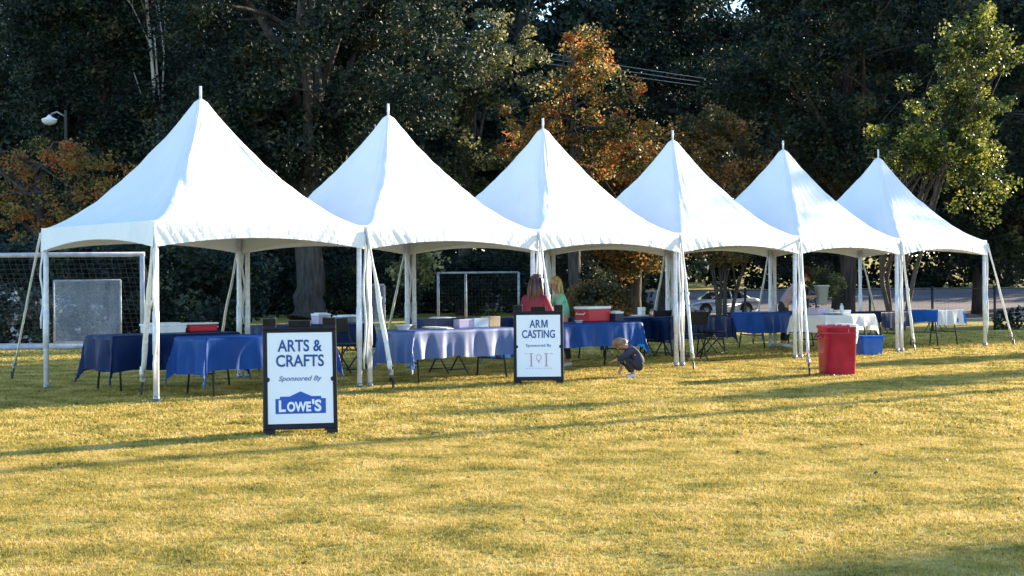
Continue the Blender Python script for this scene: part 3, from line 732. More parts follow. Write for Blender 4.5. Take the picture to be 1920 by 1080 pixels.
def hand_nodes(nd, ed, wrist, key, dirv, palm_n, side, s=1.0):
    """palm, four unequal curled fingers and a thumb from the side of the palm"""
    d = Vector(dirv).normalized(); n = Vector(palm_n).normalized(); b = d.cross(n).normalized()*side
    w_ = Vector(wrist); pc = w_+d*.045*s; nd[key+'palm'] = (pc, (.03*s, .014*s)); ed.append((key+'wr', key+'palm'))
    for k, (off, ln_) in enumerate([(-.027, .062), (-.009, .074), (.009, .07), (.026, .055)]):
        a = pc+b*off*s+d*.035*s; m_ = a+d*ln_*.5*s+n*.008*s; e = a+d*ln_*.85*s+n*.028*s
        nd[f'{key}f{k}a'] = (a, .0095*s); nd[f'{key}f{k}b'] = (m_, .0085*s); nd[f'{key}f{k}c'] = (e, .007*s)
        ed += [(key+'palm', f'{key}f{k}a'), (f'{key}f{k}a', f'{key}f{k}b'), (f'{key}f{k}b', f'{key}f{k}c')]
    a = pc-b*.035*s-d*.01*s; e = a-b*.014*s+d*.035*s+n*.015*s
    nd[key+'t1'] = (a, .011*s); nd[key+'t2'] = (e, .009*s); ed += [(key+'palm', key+'t1'), (key+'t1', key+'t2')]
def person(label, loc, rz, J, s, shirt, trousers, hair_mat, hair, sleeve=.5, shoes='shoe', face=(0, -1, 0), hat=False):
    """J: joints in metres, the figure facing -y; s: overall thickness"""
    T = thing('person', label, 'person', loc, rz)
    V = {k: Vector(v) for k, v in J.items() if k not in ('head', 'loose')}
    nd = {}; ed = []
    def n(k, r): nd[k] = (V[k], r)
    n('pelvis', (.13*s, .1*s)); n('waist', (.115*s, .085*s)); n('chest', (.14*s, .1*s)); n('neckb', (.06*s, .055*s)); n('neck', .048*s)
    fd = Vector(face).normalized(); hu = (V['headt']-V['neck']).normalized(); hh = (V['headt']-V['neck']).length
    V['jaw'] = V['neck']+hu*hh*.2+fd*.02*s; V['headc'] = V['neck']+hu*hh*.55+fd*.008*s; V['headu'] = V['neck']+hu*hh*.82
    hs = s*J.get('head', 1.0); nd['jaw'] = (V['jaw'], (.055*hs, .06*hs)); nd['headc'] = (V['headc'], (.078*hs, .088*hs)); nd['headu'] = (V['headu'], (.066*hs, .075*hs))
    ed += [('pelvis', 'waist'), ('waist', 'chest'), ('chest', 'neckb'), ('neckb', 'neck'), ('neck', 'jaw'), ('jaw', 'headc'), ('headc', 'headu')]
    for q in ('l', 'r'):
        n(q+'sh', .055*s); n(q+'el', .038*s); nd[q+'wr'] = (V[q+'wr'], .026*s); n(q+'hip', .09*s); n(q+'kn', .055*s); n(q+'an', .036*s)
        V[q+'ua'] = V[q+'sh'].lerp(V[q+'el'], .5); nd[q+'ua'] = (V[q+'ua'], .047*s)
        V[q+'ca'] = V[q+'kn'].lerp(V[q+'an'], .35); nd[q+'ca'] = (V[q+'ca'], .056*s)
        V[q+'toe'] = V.get(q+'toe', V[q+'an']+Vector((0, -.15*s, -.05*s))); nd[q+'toe'] = (V[q+'toe'], (.038*s, .028*s))
        ed += [('chest', q+'sh'), (q+'sh', q+'ua'), (q+'ua', q+'el'), (q+'el', q+'wr'), ('pelvis', q+'hip'), (q+'hip', q+'kn'), (q+'kn', q+'ca'), (q+'ca', q+'an'), (q+'an', q+'toe')]
        hand_nodes(nd, ed, V[q+'wr'], q, V[q+'wr']-V[q+'el'], J.get(q+'palm', (0, 0, -1)), 1 if q == 'l' else -1, s)
    body = skinned('body', nd, ed, M['skin'], T, 'pelvis')
    # face: nose, lips, eyes, ears
    side = hu.cross(fd).normalized(); hc = V['headc']; s0 = s; s = hs
    fm = MB(); fm.tube([hc+fd*.075*s+hu*.015*s, hc+fd*.1*s-hu*.025*s, hc+fd*.082*s-hu*.035*s], [.008*s, .014*s, .01*s], 6); 
    for q in (-1, 1): fm.tube([hc+side*q*.078*s+hu*.01*s, hc+side*q*.09*s-hu*.02*s-fd*.01*s, hc+side*q*.078*s-hu*.035*s], [.008*s, .016*s, .007*s], 6)
    fm.build('nose_and_ears', M['skin'], body)
    for q in (-1, 1):
        e = MB(); e.lathe([(.001, -.009*s), (.008*s, -.005*s), (.009*s, 0), (.008*s, .005*s), (.001, .009*s)], c=hc+fd*.08*s+side*q*.03*s+hu*.012*s, n=8); e.build('eye', M['eye'], body)
    e = MB(); e.tube([hc+fd*.078*s-hu*.055*s-side*.02*s, hc+fd*.084*s-hu*.055*s, hc+fd*.078*s-hu*.055*s+side*.02*s], .005*s, 6); e.build('mouth', M['lips'], body)
    s = s0
    # shirt
    k_ = J.get('loose', 1.0); sn = {}; se = [('pel', 'waist'), ('waist', 'chest'), ('chest', 'neckb')]
    sn['pel'] = (V['pelvis'].lerp(V['waist'], -.1), (.145*s, .12*s)); sn['waist'] = (V['waist'], (.138*s, .11*s)); sn['chest'] = (V['chest'], (.16*s, .12*s)); sn['neckb'] = (V['neckb'], (.07*s, .06*s))
    for q in ('l', 'r'):
        sn[q+'sh'] = (V[q+'sh'], .068*s); m_ = V[q+'sh'].lerp(V[q+'el'], min(1, sleeve*2)); sn[q+'m'] = (m_, .056*s); se += [('chest', q+'sh'), (q+'sh', q+'m')]
        if sleeve > .5: sn[q+'w'] = (V[q+'el'].lerp(V[q+'wr'], (sleeve-.5)*2), .044*s); se.append((q+'m', q+'w'))
    sn = {q: (v[0], tuple(w_*k_ for w_ in v[1]) if isinstance(v[1], tuple) else v[1]*(1+(k_-1)*.5)) for q, v in sn.items()}
    skinned('shirt', sn, se, M[shirt], T, 'chest')
    tn = {'pelvis': (V['pelvis'], (.15*s, .118*s)), 'top': (V['pelvis'].lerp(V['waist'], .5), (.135*s, .108*s))}; te = [('pelvis', 'top')]
    for q in ('l', 'r'):
        tn[q+'hip'] = (V[q+'hip'], .1*s); tn[q+'kn'] = (V[q+'kn'], .069*s); tn[q+'ca'] = (V[q+'ca'], .066*s); tn[q+'an'] = (V[q+'an'].lerp(V[q+'kn'], .12), .052*s)
        te += [('pelvis', q+'hip'), (q+'hip', q+'kn'), (q+'kn', q+'ca'), (q+'ca', q+'an')]
    skinned('trousers', tn, te, M[trousers], T, 'pelvis')
    for q in ('l', 'r'):
        a, t = V[q+'an'], V[q+'toe']; z = min(a.z, t.z)
        skinned('shoe', {'a': (a+(a-t)*.25+Vector((0, 0, -.02*s)), .045*s), 'b': (a.lerp(t, .5)+Vector((0, 0, -.01*s)), (.05*s, .042*s)), 'c': (t+(t-a)*.2, (.045*s, .03*s))}, [('a', 'b'), ('b', 'c')], M[shoes], T, 'a', 1)
    # hair: cap over the skull plus strands hanging to a given length
    hm = MB(); s = hs; cc = hc+hu*.02*s-fd*.012*s; nA, nL = 24, 10; vs = []
    for j in range(nL+1):
        ph = j/nL*math.pi*.68
        for k in range(nA):
            a = 2*math.pi*k/nA; dv = (side*math.cos(a)-fd*math.sin(a))
            front = max(0, -math.sin(a)); lim = ph*(1-.42*front)
            rr = .102*s*(1+.05*math.sin(a*7+j)+.03*math.sin(a*17))
            vs.append(cc+hu*math.cos(lim)*rr*1.12+dv*math.sin(lim)*rr)
    hm.add(vs, [(j*nA+k, j*nA+(k+1) % nA, (j+1)*nA+(k+1) % nA, (j+1)*nA+k) for j in range(nL) for k in range(nA)], 0, True)
    rn = random.Random(3)
    if hair > 0:
        for k in range(46):
            a = rn.uniform(.05, .95)*math.pi; dv = (side*math.cos(a)-fd*math.sin(a)); st = cc+dv*.098*s+hu*rn.uniform(-.03, .05)*s
            ln_ = hair*rn.uniform(.8, 1.05); out = dv*rn.uniform(.0, .045)
            hm.tube([st, st-Vector((0, 0, ln_*.35))+out*.6, st-Vector((0, 0, ln_*.7))+out*1.1-dv*.01, st-Vector((0, 0, ln_))+out*.8-dv*.03], [.012*s, .016*s, .014*s, .004], 5)
    hm.build('hair', M[hair_mat], T)
    if hat:
        ht = MB(); Tm = Matrix.Translation(hc+hu*.075*s) @ hu.to_track_quat('Z', 'Y').to_matrix().to_4x4()
        prof = [(.19, -.01), (.185, 0), (.11, .008), (.105, .06), (.09, .105), (.05, .115), (.001, .108)]; n0 = len(ht.v)
        ht.lathe([(r*s, z*s) for r, z in prof], n=28); ht.lathe([(.10*s, -.004*s), (.19*s, -.012*s)], n=28)
        ht.v = [tuple(Tm @ Vector(v)) for v in ht.v]; ht.build('hat', M['hat'], T)
    return T, V
# standing girl in green, facing left, leaning to the table
gl = at_z(1060, 688)
J = dict(pelvis=(0, .0, .76), waist=(0, -.02, .88), chest=(0, -.07, 1.04), neckb=(0, -.10, 1.16), neck=(0, -.125, 1.2), headt=(0, -.17, 1.42),
         lsh=(.14, -.09, 1.12), lel=(.18, -.2, .92), lwr=(.12, -.38, .86), rsh=(-.14, -.09, 1.12), rel=(-.18, -.22, .93), rwr=(-.11, -.4, .88),
         lhip=(.075, .01, .7), lkn=(.08, -.02, .40), lan=(.085, .05, .07), rhip=(-.075, .01, .7), rkn=(-.08, -.08, .40), ran=(-.085, -.06, .07))
person('blond girl in a mint green shirt and dark leggings standing behind the arm casting board', gl, -math.pi/2+.25, J, .88, 'green_shirt', 'dark_trousers', 'hair_blond', .3, .35, face=(0, -1, -.35))
wl = at_z(1003, 715)
J = dict(pelvis=(0, .0, .76), waist=(0, -.01, .88), chest=(0, -.03, 1.06), neckb=(0, -.05, 1.17), neck=(0, -.06, 1.21), headt=(0, -.09, 1.44),
         lsh=(.155, -.03, 1.12), lel=(.22, -.10, .9), lwr=(.14, -.28, .84), rsh=(-.155, -.03, 1.12), rel=(-.22, -.08, .9), rwr=(-.15, -.28, .84),
         lhip=(.08, .01, .7), lkn=(.08, -.03, .40), lan=(.085, .03, .07), rhip=(-.08, .01, .7), rkn=(-.08, -.04, .40), ran=(-.09, .0, .07))
person('woman with long dark auburn hair and red shirt behind the arm casting board', wl, math.pi-.5, J, .95, 'red_shirt', 'dark_trousers', 'hair_dark', .36, .95, face=(0, -1, -.2))
# crouching child facing left, head bowed, one arm stretched out
cl = at_z(1192, 708)
J = dict(pelvis=(0, .05, .17), waist=(0, .03, .27), chest=(0, -.05, .38), neckb=(0, -.11, .43), neck=(0, -.13, .44), headt=(0, -.26, .51),
         lsh=(.1, -.07, .40), lel=(.13, -.19, .29), lwr=(.07, -.30, .25), rsh=(-.1, -.07, .40), rel=(-.14, -.14, .27), rwr=(-.07, -.2, .14),
         lhip=(.06, .04, .16), lkn=(.08, -.17, .28), lan=(.075, -.03, .045), rhip=(-.06, .04, .16), rkn=(-.09, -.17, .26), ran=(-.08, -.02, .045),
         ltoe=(.08, -.13, .02), rtoe=(-.085, -.12, .02), head=1.22, loose=1.22)
person('small child in dark clothes crouching on the grass with head bowed', cl, -math.pi/2+.1, J, .72, 'navy_shirt', 'dark_trousers', 'hair_brown', 0, .9, face=(0, -.75, -.6))
# man in a hat, leaning right over the table, holding a bin
ml = at_z(1478, 652)
J = dict(pelvis=(0, .1, .86), waist=(0, .02, .99), chest=(0, -.13, 1.17), neckb=(0, -.23, 1.28), neck=(0, -.27, 1.32), headt=(0, -.4, 1.52),
         lsh=(.17, -.16, 1.23), lel=(.24, -.3, 1.0), lwr=(.1, -.5, 1.02), rsh=(-.17, -.16, 1.23), rel=(-.24, -.34, 1.0), rwr=(-.1, -.52, 1.02),
         lhip=(.09, .1, .8), lkn=(.1, .04, .44), lan=(.1, .12, .08), rhip=(-.09, .1, .8), rkn=(-.1, .02, .44), ran=(-.1, .08, .08))
mr = math.pi/2-.1
person('man in a dark brimmed hat and pinkish shirt holding a white bin', ml, mr, J, 1.05, 'pink_shirt', 'dark_trousers', 'hair_dark', 0, .4, face=(0, -.8, -.6), hat=True)
bl = ml+Matrix.Rotation(mr, 3, 'Z') @ Vector((0, -.66, .86))
BN = thing('plastic_bin', 'white plastic bin tipped up in the hands of the man in a hat', 'bin', bl, .2)
b_ = MB(); b_.lathe([(.001, 0), (.09, 0), (.125, .36), (.14, .36), (.14, .385), (.12, .385), (.085, .02), (.001, .02)], n=32, sq=5); b_.build('body', M['clear_bin'], BN)

# ------------------------------------------------------------------ goals and boards behind the tents
def net_lines(mb, A, B, Cc, D, n, m, r=.003):
    A, B, Cc, D = map(Vector, (A, B, Cc, D))
    for i in range(n+1): t = i/n; mb.tube([A.lerp(B, t), D.lerp(Cc, t)], r, 3, caps=False)
    for j in range(m+1): t = j/m; mb.tube([A.lerp(D, t), B.lerp(Cc, t)], r, 3, caps=False)
g0 = at_z(268, 655); GL = thing('soccer_goal', 'large white soccer goal behind the nearest tent', 'goal', (g0.x, g0.y, 0), 0)
gw, gh, gd = 5.4, 2.0, 1.6
mb = MB(); mb.tube([(0, 0, .05), (0, 0, gh)], .05, 10); mb.build('post', M['goal_white'], GL)
mb = MB(); mb.tube([(-gw, 0, .05), (-gw, 0, gh)], .05, 10); mb.build('post', M['goal_white'], GL)
mb = MB(); mb.tube([(-gw-.05, 0, gh), (.05, 0, gh)], .05, 10); mb.build('crossbar', M['goal_white'], GL)
mb = MB(); mb.tube([(-gw, .0, .06), (0, .0, .06)], .055, 10); mb.tube([(-gw, gd, .05), (0, gd, .05)], .035, 10); mb.tube([(0, 0, .05), (0, gd, .05)], .035, 10); mb.tube([(-gw, 0, .05), (-gw, gd, .05)], .035, 10)
mb.build('base_frame', M['goal_white'], GL)
mb = MB(); net_lines(mb, (-gw, 0, gh), (0, 0, gh), (0, gd, .05), (-gw, gd, .05), 40, 20, .0025); net_lines(mb, (0, 0, gh), (0, 0, .05), (0, gd, .05), (0, gd*.3, gh*.8), 12, 10, .0025); mb.build('net', M['net'], GL)
g1 = at_z(822, 604); G2 = thing('practice_goal', 'small grey practice goal between the second and third tents', 'goal', (g1.x, g1.y, 0), 0)
for (x, y) in ((0, 0), (2.75, 0), (.9, 1.2)):
    mb = MB(); mb.tube([(x, y, 0), (x, y, 1.68)], .045, 8); mb.build('post', M['galv'], G2)
mb = MB(); mb.tube([(0, 0, 1.68), (2.75, 0, 1.68)], .035, 8); mb.tube([(0, 0, 1.68), (.9, 1.2, 1.68)], .03, 8); mb.tube([(.9, 1.2, 1.68), (2.75, 0, 1.68)], .03, 8); mb.build('crossbar', M['galv'], G2)
mb = MB(); net_lines(mb, (0, .05, 1.66), (2.75, .05, 1.66), (2.75, .9, .05), (0, .9, .05), 24, 14, .0018); mb.build('net', M['net'], G2)
def plastic_board(px, py, y, wd, hg, label, rz=0):
    p = at_y(px, py, y); T = thing('covered_board', label, 'board', (p.x, y, 0), rz)
    mb = MB(); nx, nz = 40, 40; vs = []
    for j in range(nz+1):
        for i in range(nx+1):
            u, v = i/nx, j/nz; x = (u-.5)*wd*(1+.04*(1-v)); z = .12+v*(hg-.12)
            # a sheet draped over a frame: folds fan out from the upper corners
            d = .03*math.sin((u*9+(1-v)*4*(u-.5)))*(1-v)+.02*noise.noise(Vector((u*7, v*3, 1)))
            vs.append((x, -.03-d, z))
    mb.add(vs, [(j*(nx+1)+i, j*(nx+1)+i+1, (j+1)*(nx+1)+i+1, (j+1)*(nx+1)+i) for j in range(nz) for i in range(nx)], 0, True)
    mb.build('plastic_sheet', M['plastic_sheet'], T)
    fr = MB()
    for sx in (-1, 1): fr.tube([(sx*wd/2, 0, 0), (sx*wd/2, 0, hg)], .02, 8)
    fr.tube([(-wd/2, 0, hg), (wd/2, 0, hg)], .02, 8); fr.tube([(-wd/2, 0, .15), (wd/2, 0, .15)], .015, 8); fr.build('frame', M['galv'], T)
plastic_board(164, 600, 31.6, 1.42, 1.46, 'milky plastic sheet over a frame inside the goal behind the nearest tent')
plastic_board(697, 600, 27, .46, 1.32, 'narrow grey plastic covered board behind the first pair of tent legs', .2)

# ------------------------------------------------------------------ fence, road sign, street lamp, poles, wires
FX = [at_y(x, 540, 57).x for x in (1280, 1397, 1514, 1631, 1748, 1865, 1982)]
FN = thing('mesh_fence', 'black mesh fence with thin posts along the near side of the road', 'fence', (FX[0], 57, terr(12, 57)), 0)
for x in FX:
    mb = MB(); mb.tube([(x-FX[0], 0, 0), (x-FX[0], 0, 1.78)], .05, 8); mb.tube([(x-FX[0], 0, 1.76), (x-FX[0], 0, 1.82)], .06, 8); mb.build('post', M['black_metal'], FN)
mb = MB(); mb.tube([(0, 0, 1.72), (FX[-1]-FX[0], 0, 1.72)], .02, 6); mb.build('rail', M['black_metal'], FN)
mb = MB(); net_lines(mb, (0, .03, 1.7), (FX[-1]-FX[0], .03, 1.7), (FX[-1]-FX[0], .03, .05), (0, .03, .05), 100, 12, .0015); mb.build('wire_mesh', M['black_metal'], FN)
ps = at_y(1150, 505, 84); SG = thing('road_sign', 'grey back of an octagonal road sign on a post beyond the shrub', 'sign', (ps.x, 84, terr(ps.x, 84)), .15)
hz = ps.z-terr(ps.x, 84)
mb = MB(); mb.tube([(0, 0, 0), (0, 0, hz+.3)], .035, 8); mb.build('post', M['galv'], SG)
mb = MB(); mb.prism([(.38*math.cos(R(22.5+45*k)), .38*math.sin(R(22.5+45*k))) for k in range(8)], -.006, .006, Matrix.Translation((0, -.045, hz)) @ Matrix.Rotation(math.pi/2, 4, 'X')); mb.build('plate', M['galv'], SG)
pl = at_y(90, 222, 50.4); LP = thing('street_lamp', 'white street lamp head on an arm among orange leaves at the left', 'street lamp', (pl.x+.6, 50.4, 0), 0)
mb = MB(); mb.tube([(0, 0, 0), (0, 0, pl.z+.28)], [.08, .05], 10); mb.build('post', M['bark_dark'], LP)
mb = MB(); mb.tube([(0, 0, pl.z+.05), (-.3, 0, pl.z+.22), (-.5, 0, pl.z+.14)], .03, 8); mb.build('arm', M['galv'], LP)
mb = MB(); mb.lathe([(.03, .12), (.06, .1), (.1, .04), (.25, -.02), (.27, -.06)], c=(-.55, 0, pl.z), n=20); mb.build('lamp_shade', M['white_plastic'], LP)
mb = MB(); mb.lathe([(.26, -.05), (.24, -.13), (.15, -.2), (.001, -.24)], c=(-.55, 0, pl.z), n=20); mb.build('lamp_lens', M['lamp_glass'], LP)
wr = thing('power_line', 'three sagging wires strung across the dark trees right of centre', 'power line', (0, 0, 0))
for k in range(3):
    mb = MB(); a = at_y(560, 2+k*14, 63.5); b = at_y(1415, 160+k*7, 63.5); e = b+(b-a)*1.2; e.z -= 0
    pts = []
    for j in range(25):
        t = j/24; q = a.lerp(e, t); q.z = a.z+(b.z-a.z)*2.2*t*(1.28-.28*2.2*t)
        pts.append(q)
    mb.tube(pts, .014, 5); mb.build('wire', M['cable'], wr)

# ------------------------------------------------------------------ parked car
def make_car(loc, rz):
    T = thing('parked_car', 'silver sedan parked on the road behind the fourth tent', 'car', loc, rz)
    prof = [(-2.3, .32), (-2.34, .55), (-2.28, .72), (-2.05, .84), (-1.2, .95), (-.85, .98), (1.35, 1.02), (2.0, 1.04), (2.28, .98), (2.34, .7), (2.3, .34)]
    mb = MB(); n = len(prof); ws = [.72, .84, .88, .84, .72]; ys = [-.86, -.9, 0, .9, .86]
    vs = []; secs = [(-.90, .0, .97), (-.9, .03, 1.0), (-.84, .0, 1.0), (.84, 0, 1.0), (.9, .03, 1.0), (.90, 0, .97)]
    rows = [(-.80, .985, -.06), (-.90, .995, -.12), (-.905, .99, 0), (-.78, 1, .0), (0, 1.01, .015), (.78, 1, 0), (.905, .99, 0), (.90, .995, -.12)]
    rows = [(-.88, .985, .14), (-.915, 1, .02), (-.80, 1, 1), (0, 1.012, 2), (.80, 1, 1), (.915, 1, .02), (.88, .985, .14)]
    # lower body: two sides with tumblehome, lofted across
    prof2 = prof+[(1.75, .22), (-1.75, .22)]
    sideY = [-.84, -.91, -.86, -.5, 0, .5, .86, .91, .84]
    m = len(prof2)
    for q, y in enumerate(sideY):
        for (x, z) in prof2:
            zz = z; xx = x
            if q in (1, 7): zz = .62+(z-.62)*.72
            if q in (2, 6) : zz = z-.015
            if q in (0, 8): zz = .62+(z-.62)*.3 if z > .62 else .62+(z-.62)*.95
            if abs(y) > .8: xx = x*.965
            if y == 0: xx = x*1.015; zz = z+.01
            vs.append((xx, y, zz))
    order = [0, 1, 2, 3, 4, 5, 6, 7, 8]
    fs = []
    for q in range(len(sideY)-1):
        for k in range(m): fs.append((q*m+k, q*m+(k+1) % m, (q+1)*m+(k+1) % m, (q+1)*m+k))
    fs.append(tuple(range(m))); fs.append(tuple(reversed(range((len(sideY)-1)*m, len(sideY)*m))))
    mb.add(vs, fs, 0, True); mb.build('body', M['car'], T)
    # greenhouse and roof
    gp = [(-.95, .96), (-.28, 1.38), (.1, 1.45), (.75, 1.44), (1.15, 1.36), (1.72, 1.02)]
    mb = MB(); vs = []
    for y, kz, kx in ((-.78, 0, 1), (-.60, 1, .96), (0, 1.02, .97), (.60, 1, .96), (.78, 0, 1)):
        for (x, z) in gp: vs.append((x*kx+.0, y, .96+(z-.96)*kz))
    n = len(gp); fs = [(q*n+k, q*n+k+1, (q+1)*n+k+1, (q+1)*n+k) for q in range(4) for k in range(n-1)]
    mi = [1 if k in (0, 4) or q in (0, 3) else 0 for q in range(4) for k in range(n-1)]
    for f, mm in zip(fs, mi): mb.add(vs if not mb.v else [], [f], 0) if False else None
    mb.v = [tuple(v) for v in vs]; mb.f = fs; mb.m = mi; mb.sm = [False]*len(fs)
    mb.build('windows_and_roof', [M['car'], M['car_glass']], T)
    for s_ in (-1, 1):
        pm = MB()
        for (a, b) in (((-.93, .98), (-.28, 1.38)), ((.42, 1.0), (.4, 1.42)), ((1.66, 1.03), (1.12, 1.35))):
            pm.tube([(a[0], s_*.785, a[1]), (b[0]*.97, s_*.615, b[1]+.01)], .03, 6)
        pm.build('window_pillar', M['car'], T)
        mm = MB(); mm.box((-.68, s_*.97, 1.02), (.12, .16, .11)); mm.build('wing_mirror', M['car'], T, .03)
        hl = MB(); hl.box((-2.2, s_*.66, .68), (.2, .32, .12)); hl.build('headlight', M['lamp_glass'], T, .02)
        tl = MB(); tl.box((2.26, s_*.68, .84), (.14, .34, .14)); tl.build('taillight', M['tail'], T, .02)
        for x in (-1.38, 1.36):
            W = MB(); n0 = 24; pr = [(.20, -.1), (.32, -.105), (.335, -.08), (.335, .08), (.32, .105), (.20, .1)]; W.lathe(pr, n=n0); W.v = [(x+v[0], s_*.83+v[2], .335+v[1]) for v in W.v]
            wh = W.build('tyre', M['rubber'], T)
            Q = MB(); Q.lathe([(.001, .0), (.05, .02), (.19, .0), (.205, .03)], n=n0); Q.v = [(x+v[0], s_*(.895+v[2]*.6), .335+v[1]) for v in Q.v]
            for k in range(5):
                a = k*math.tau/5; Q.tube([(x+.03*math.cos(a), s_*.915, .335+.03*math.sin(a)), (x+.19*math.cos(a), s_*.915, .335+.19*math.sin(a))], .022, 5)
            Q.build('rim', M['rim'], wh)
            A = MB(); A.tube([(x+.39*math.cos(t), s_*.885, .335+.39*math.sin(t)) for t in [k*math.pi/10 for k in range(11)]], .05, 6); A.build('wheel_arch', M['blackplastic'], T)
    gr = MB(); gr.box((-2.33, 0, .6), (.06, .9, .14)); gr.box((-2.32, 0, .4), (.06, 1.3, .1)); gr.build('grille', M['blackplastic'], T)
pc = at_y(1347, 570, 86); make_car((pc.x, 86, terr(pc.x, 86)+.03), R(24))

# ------------------------------------------------------------------ trees
def leaf_cloud(clumps, per, spread, size, seed, flat=.75):
    r = np.random.default_rng(seed); n = len(clumps)*per
    c = np.repeat(clumps[:, :3], per, 0); s = np.repeat(clumps[:, 3], per)
    off = r.normal(0, 1, (n, 3)); off /= np.linalg.norm(off, axis=1)[:, None]+1e-9
    off *= (r.random(n)**(1/2.2))[:, None]; off *= (s*spread)[:, None]; off[:, 2] *= flat
    p = c+off
    a = r.normal(0, 1, (n, 3)); a[:, 2] *= .6; a /= np.linalg.norm(a, axis=1)[:, None]
    b = r.normal(0, 1, (n, 3)); b -= a*(a*b).sum(1)[:, None]; b /= np.linalg.norm(b, axis=1)[:, None]
    sz = size*r.uniform(.6, 1.35, n)
    a *= (sz*.5)[:, None]; b *= (sz*.33)[:, None]
    nrm = np.cross(a, b); nrm /= np.linalg.norm(nrm, axis=1)[:, None]; nrm *= (sz*.12)[:, None]
    V = np.stack([p-a, p+b-a*.1+nrm, p+a, p-b-a*.1+nrm], 1).reshape(-1, 3)
    return V, np.arange(n*4).reshape(-1, 4)
def crown_clumps(cx, cy, cz, rx_, ry_, rz_, n, cs, seed, shell=.55, low=-1.0, box=0):
    r = np.random.default_rng(seed); out = []
    while len(out) < n:
        d = r.normal(0, 1, 3); d /= np.linalg.norm(d)
        if box: d = d/ (np.sum(np.abs(d)**box)**(1/box))
        rad = (shell+(1-shell)*r.random())*(1+.28*noise.noise(Vector((d[0]*1.8, d[1]*1.8, d[2]*1.8+seed))))
        if d[2] < low: continue
        out.append((cx+d[0]*rad*rx_, cy+d[1]*rad*ry_, cz+d[2]*rad*rz_, cs*r.uniform(.6, 1.35)))
    return np.array(out)
def trunk_mesh(parent, stems, mat, clumps, limbs=14, seed=0, lr=.07):
    """stems: lists of (x, y, z, radius); limbs fork off towards the leaf clumps"""
    rn = random.Random(seed); mb = MB()
    for st in stems:
        pts = []; rad = []
        for i in range(len(st)-1):
            for k in range(4):
                t = k/4; a, b = st[i], st[i+1]
                pts.append(Vector([a[j]+(b[j]-a[j])*t for j in range(3)])+Vector((rn.uniform(-1, 1), rn.uniform(-1, 1), 0))*a[3]*.12*(i+t > 0)); rad.append(a[3]+(b[3]-a[3])*t)
        pts.append(Vector(st[-1][:3])); rad.append(st[-1][3]); rad[0] *= 1.35
        mb.tube(pts, rad, 12)
    top = stems[0]
    for k in range(limbs):
        st = stems[k % len(stems)]; t = rn.uniform(.45, 1)*(len(st)-1); i = min(int(t), len(st)-2); f = t-i
        a = Vector([st[i][j]+(st[i+1][j]-st[i][j])*f for j in range(3)]); r0 = (st[i][3]+(st[i+1][3]-st[i][3])*f)*.55
        q = Vector(clumps[rn.randrange(len(clumps))][:3])
        if q.z < a.z-.5: q.z = a.z+rn.uniform(0, 1)
        m1 = a.lerp(q, .4)+Vector((rn.uniform(-.3, .3), rn.uniform(-.3, .3), rn.uniform(.1, .6))); m2 = a.lerp(q, .75)+Vector((rn.uniform(-.3, .3), rn.uniform(-.3, .3), .2))
        mb.tube([a, m1, m2, q], [r0, r0*.65, r0*.4, .02], 7)
        for _ in range(2):
            q2 = Vector(clumps[rn.randrange(len(clumps))][:3])
            if (q2-m2).length < 3.5: mb.tube([m1 if _ else m2, (m2+q2)/2+Vector((0, 0, .2)), q2], [r0*.4, r0*.25, .012], 5)
    return mb.build('trunk', mat, parent)
def tree(name, label, x, y, crown, leaf, mat, trunk=None, cat='tree', group='trees behind the tents', limbs=14, per=140, n=130, cs=.9, shell=.5, seed=1, low=-1, box=0, tm='bark', dz=None):
    """crown: (cz, rx, ry, rz) or a list of (dx, dy, cz, rx, ry, rz, share)"""
    z0 = terr(x, y); T = thing(name, label, cat, (x, y, z0-.05), 0, group)
    cr = crown if isinstance(crown, list) else [(0, 0, *crown, 1.0)]
    cl_ = np.concatenate([crown_clumps(c[0], c[1], c[2], c[3], c[4], c[5], max(3, int(n*c[6])), cs, seed*13+k, shell, low, box) for k, c in enumerate(cr)])
    V, Q = leaf_cloud(cl_, per, 1.0, leaf, seed)
    np_mesh('crown', V, Q, M[mat], T)
    if trunk is None: trunk = [[(0, 0, 0, .28), (.1, 0, cr[0][2]*.5, .22), (0, .1, cr[0][2]*1.1, .12)]]
    trunk_mesh(T, trunk, M[tm], cl_, limbs, seed)
    return T
def X(px, y): return (px-960)/F_PX*y
# nearest trees and shrubs, one by one
T_maple = tree('maple_tree', 'orange and green maple round the street lamp at the left edge', X(70, 50), 50, [(-.8, -.2, 5.0, 2.2, 2, 1.7, .35), (1.5, .3, 5.2, 2.2, 2, 1.9, .4), (1.0, .3, 3.4, 3, 2, 1.2, .35)], .12, 'leaf_orange', n=85, per=110, cs=.42, seed=2, shell=.2)
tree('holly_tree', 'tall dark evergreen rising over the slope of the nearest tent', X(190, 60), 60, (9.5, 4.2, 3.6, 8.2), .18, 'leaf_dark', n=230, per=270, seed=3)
tree('slim_pine', 'slender pale twin trunk leaning left of the first tent peak', X(320, 58), 58, [(-1.2, 0, 14.5, 3, 3, 2.2, 1)], .22, 'leaf_deep', n=60, per=160, seed=4, tm='bark_pale', limbs=5,
     trunk=[[(0, 0, 0, .1), (-.2, 0, 4, .09), (-.6, 0, 9.4, .07), (-1.0, 0, 14.5, .05)], [(.17, .1, 0, .08), (.0, .1, 4, .07), (-.35, .1, 8, .05), (-.6, .1, 11.5, .03)]])
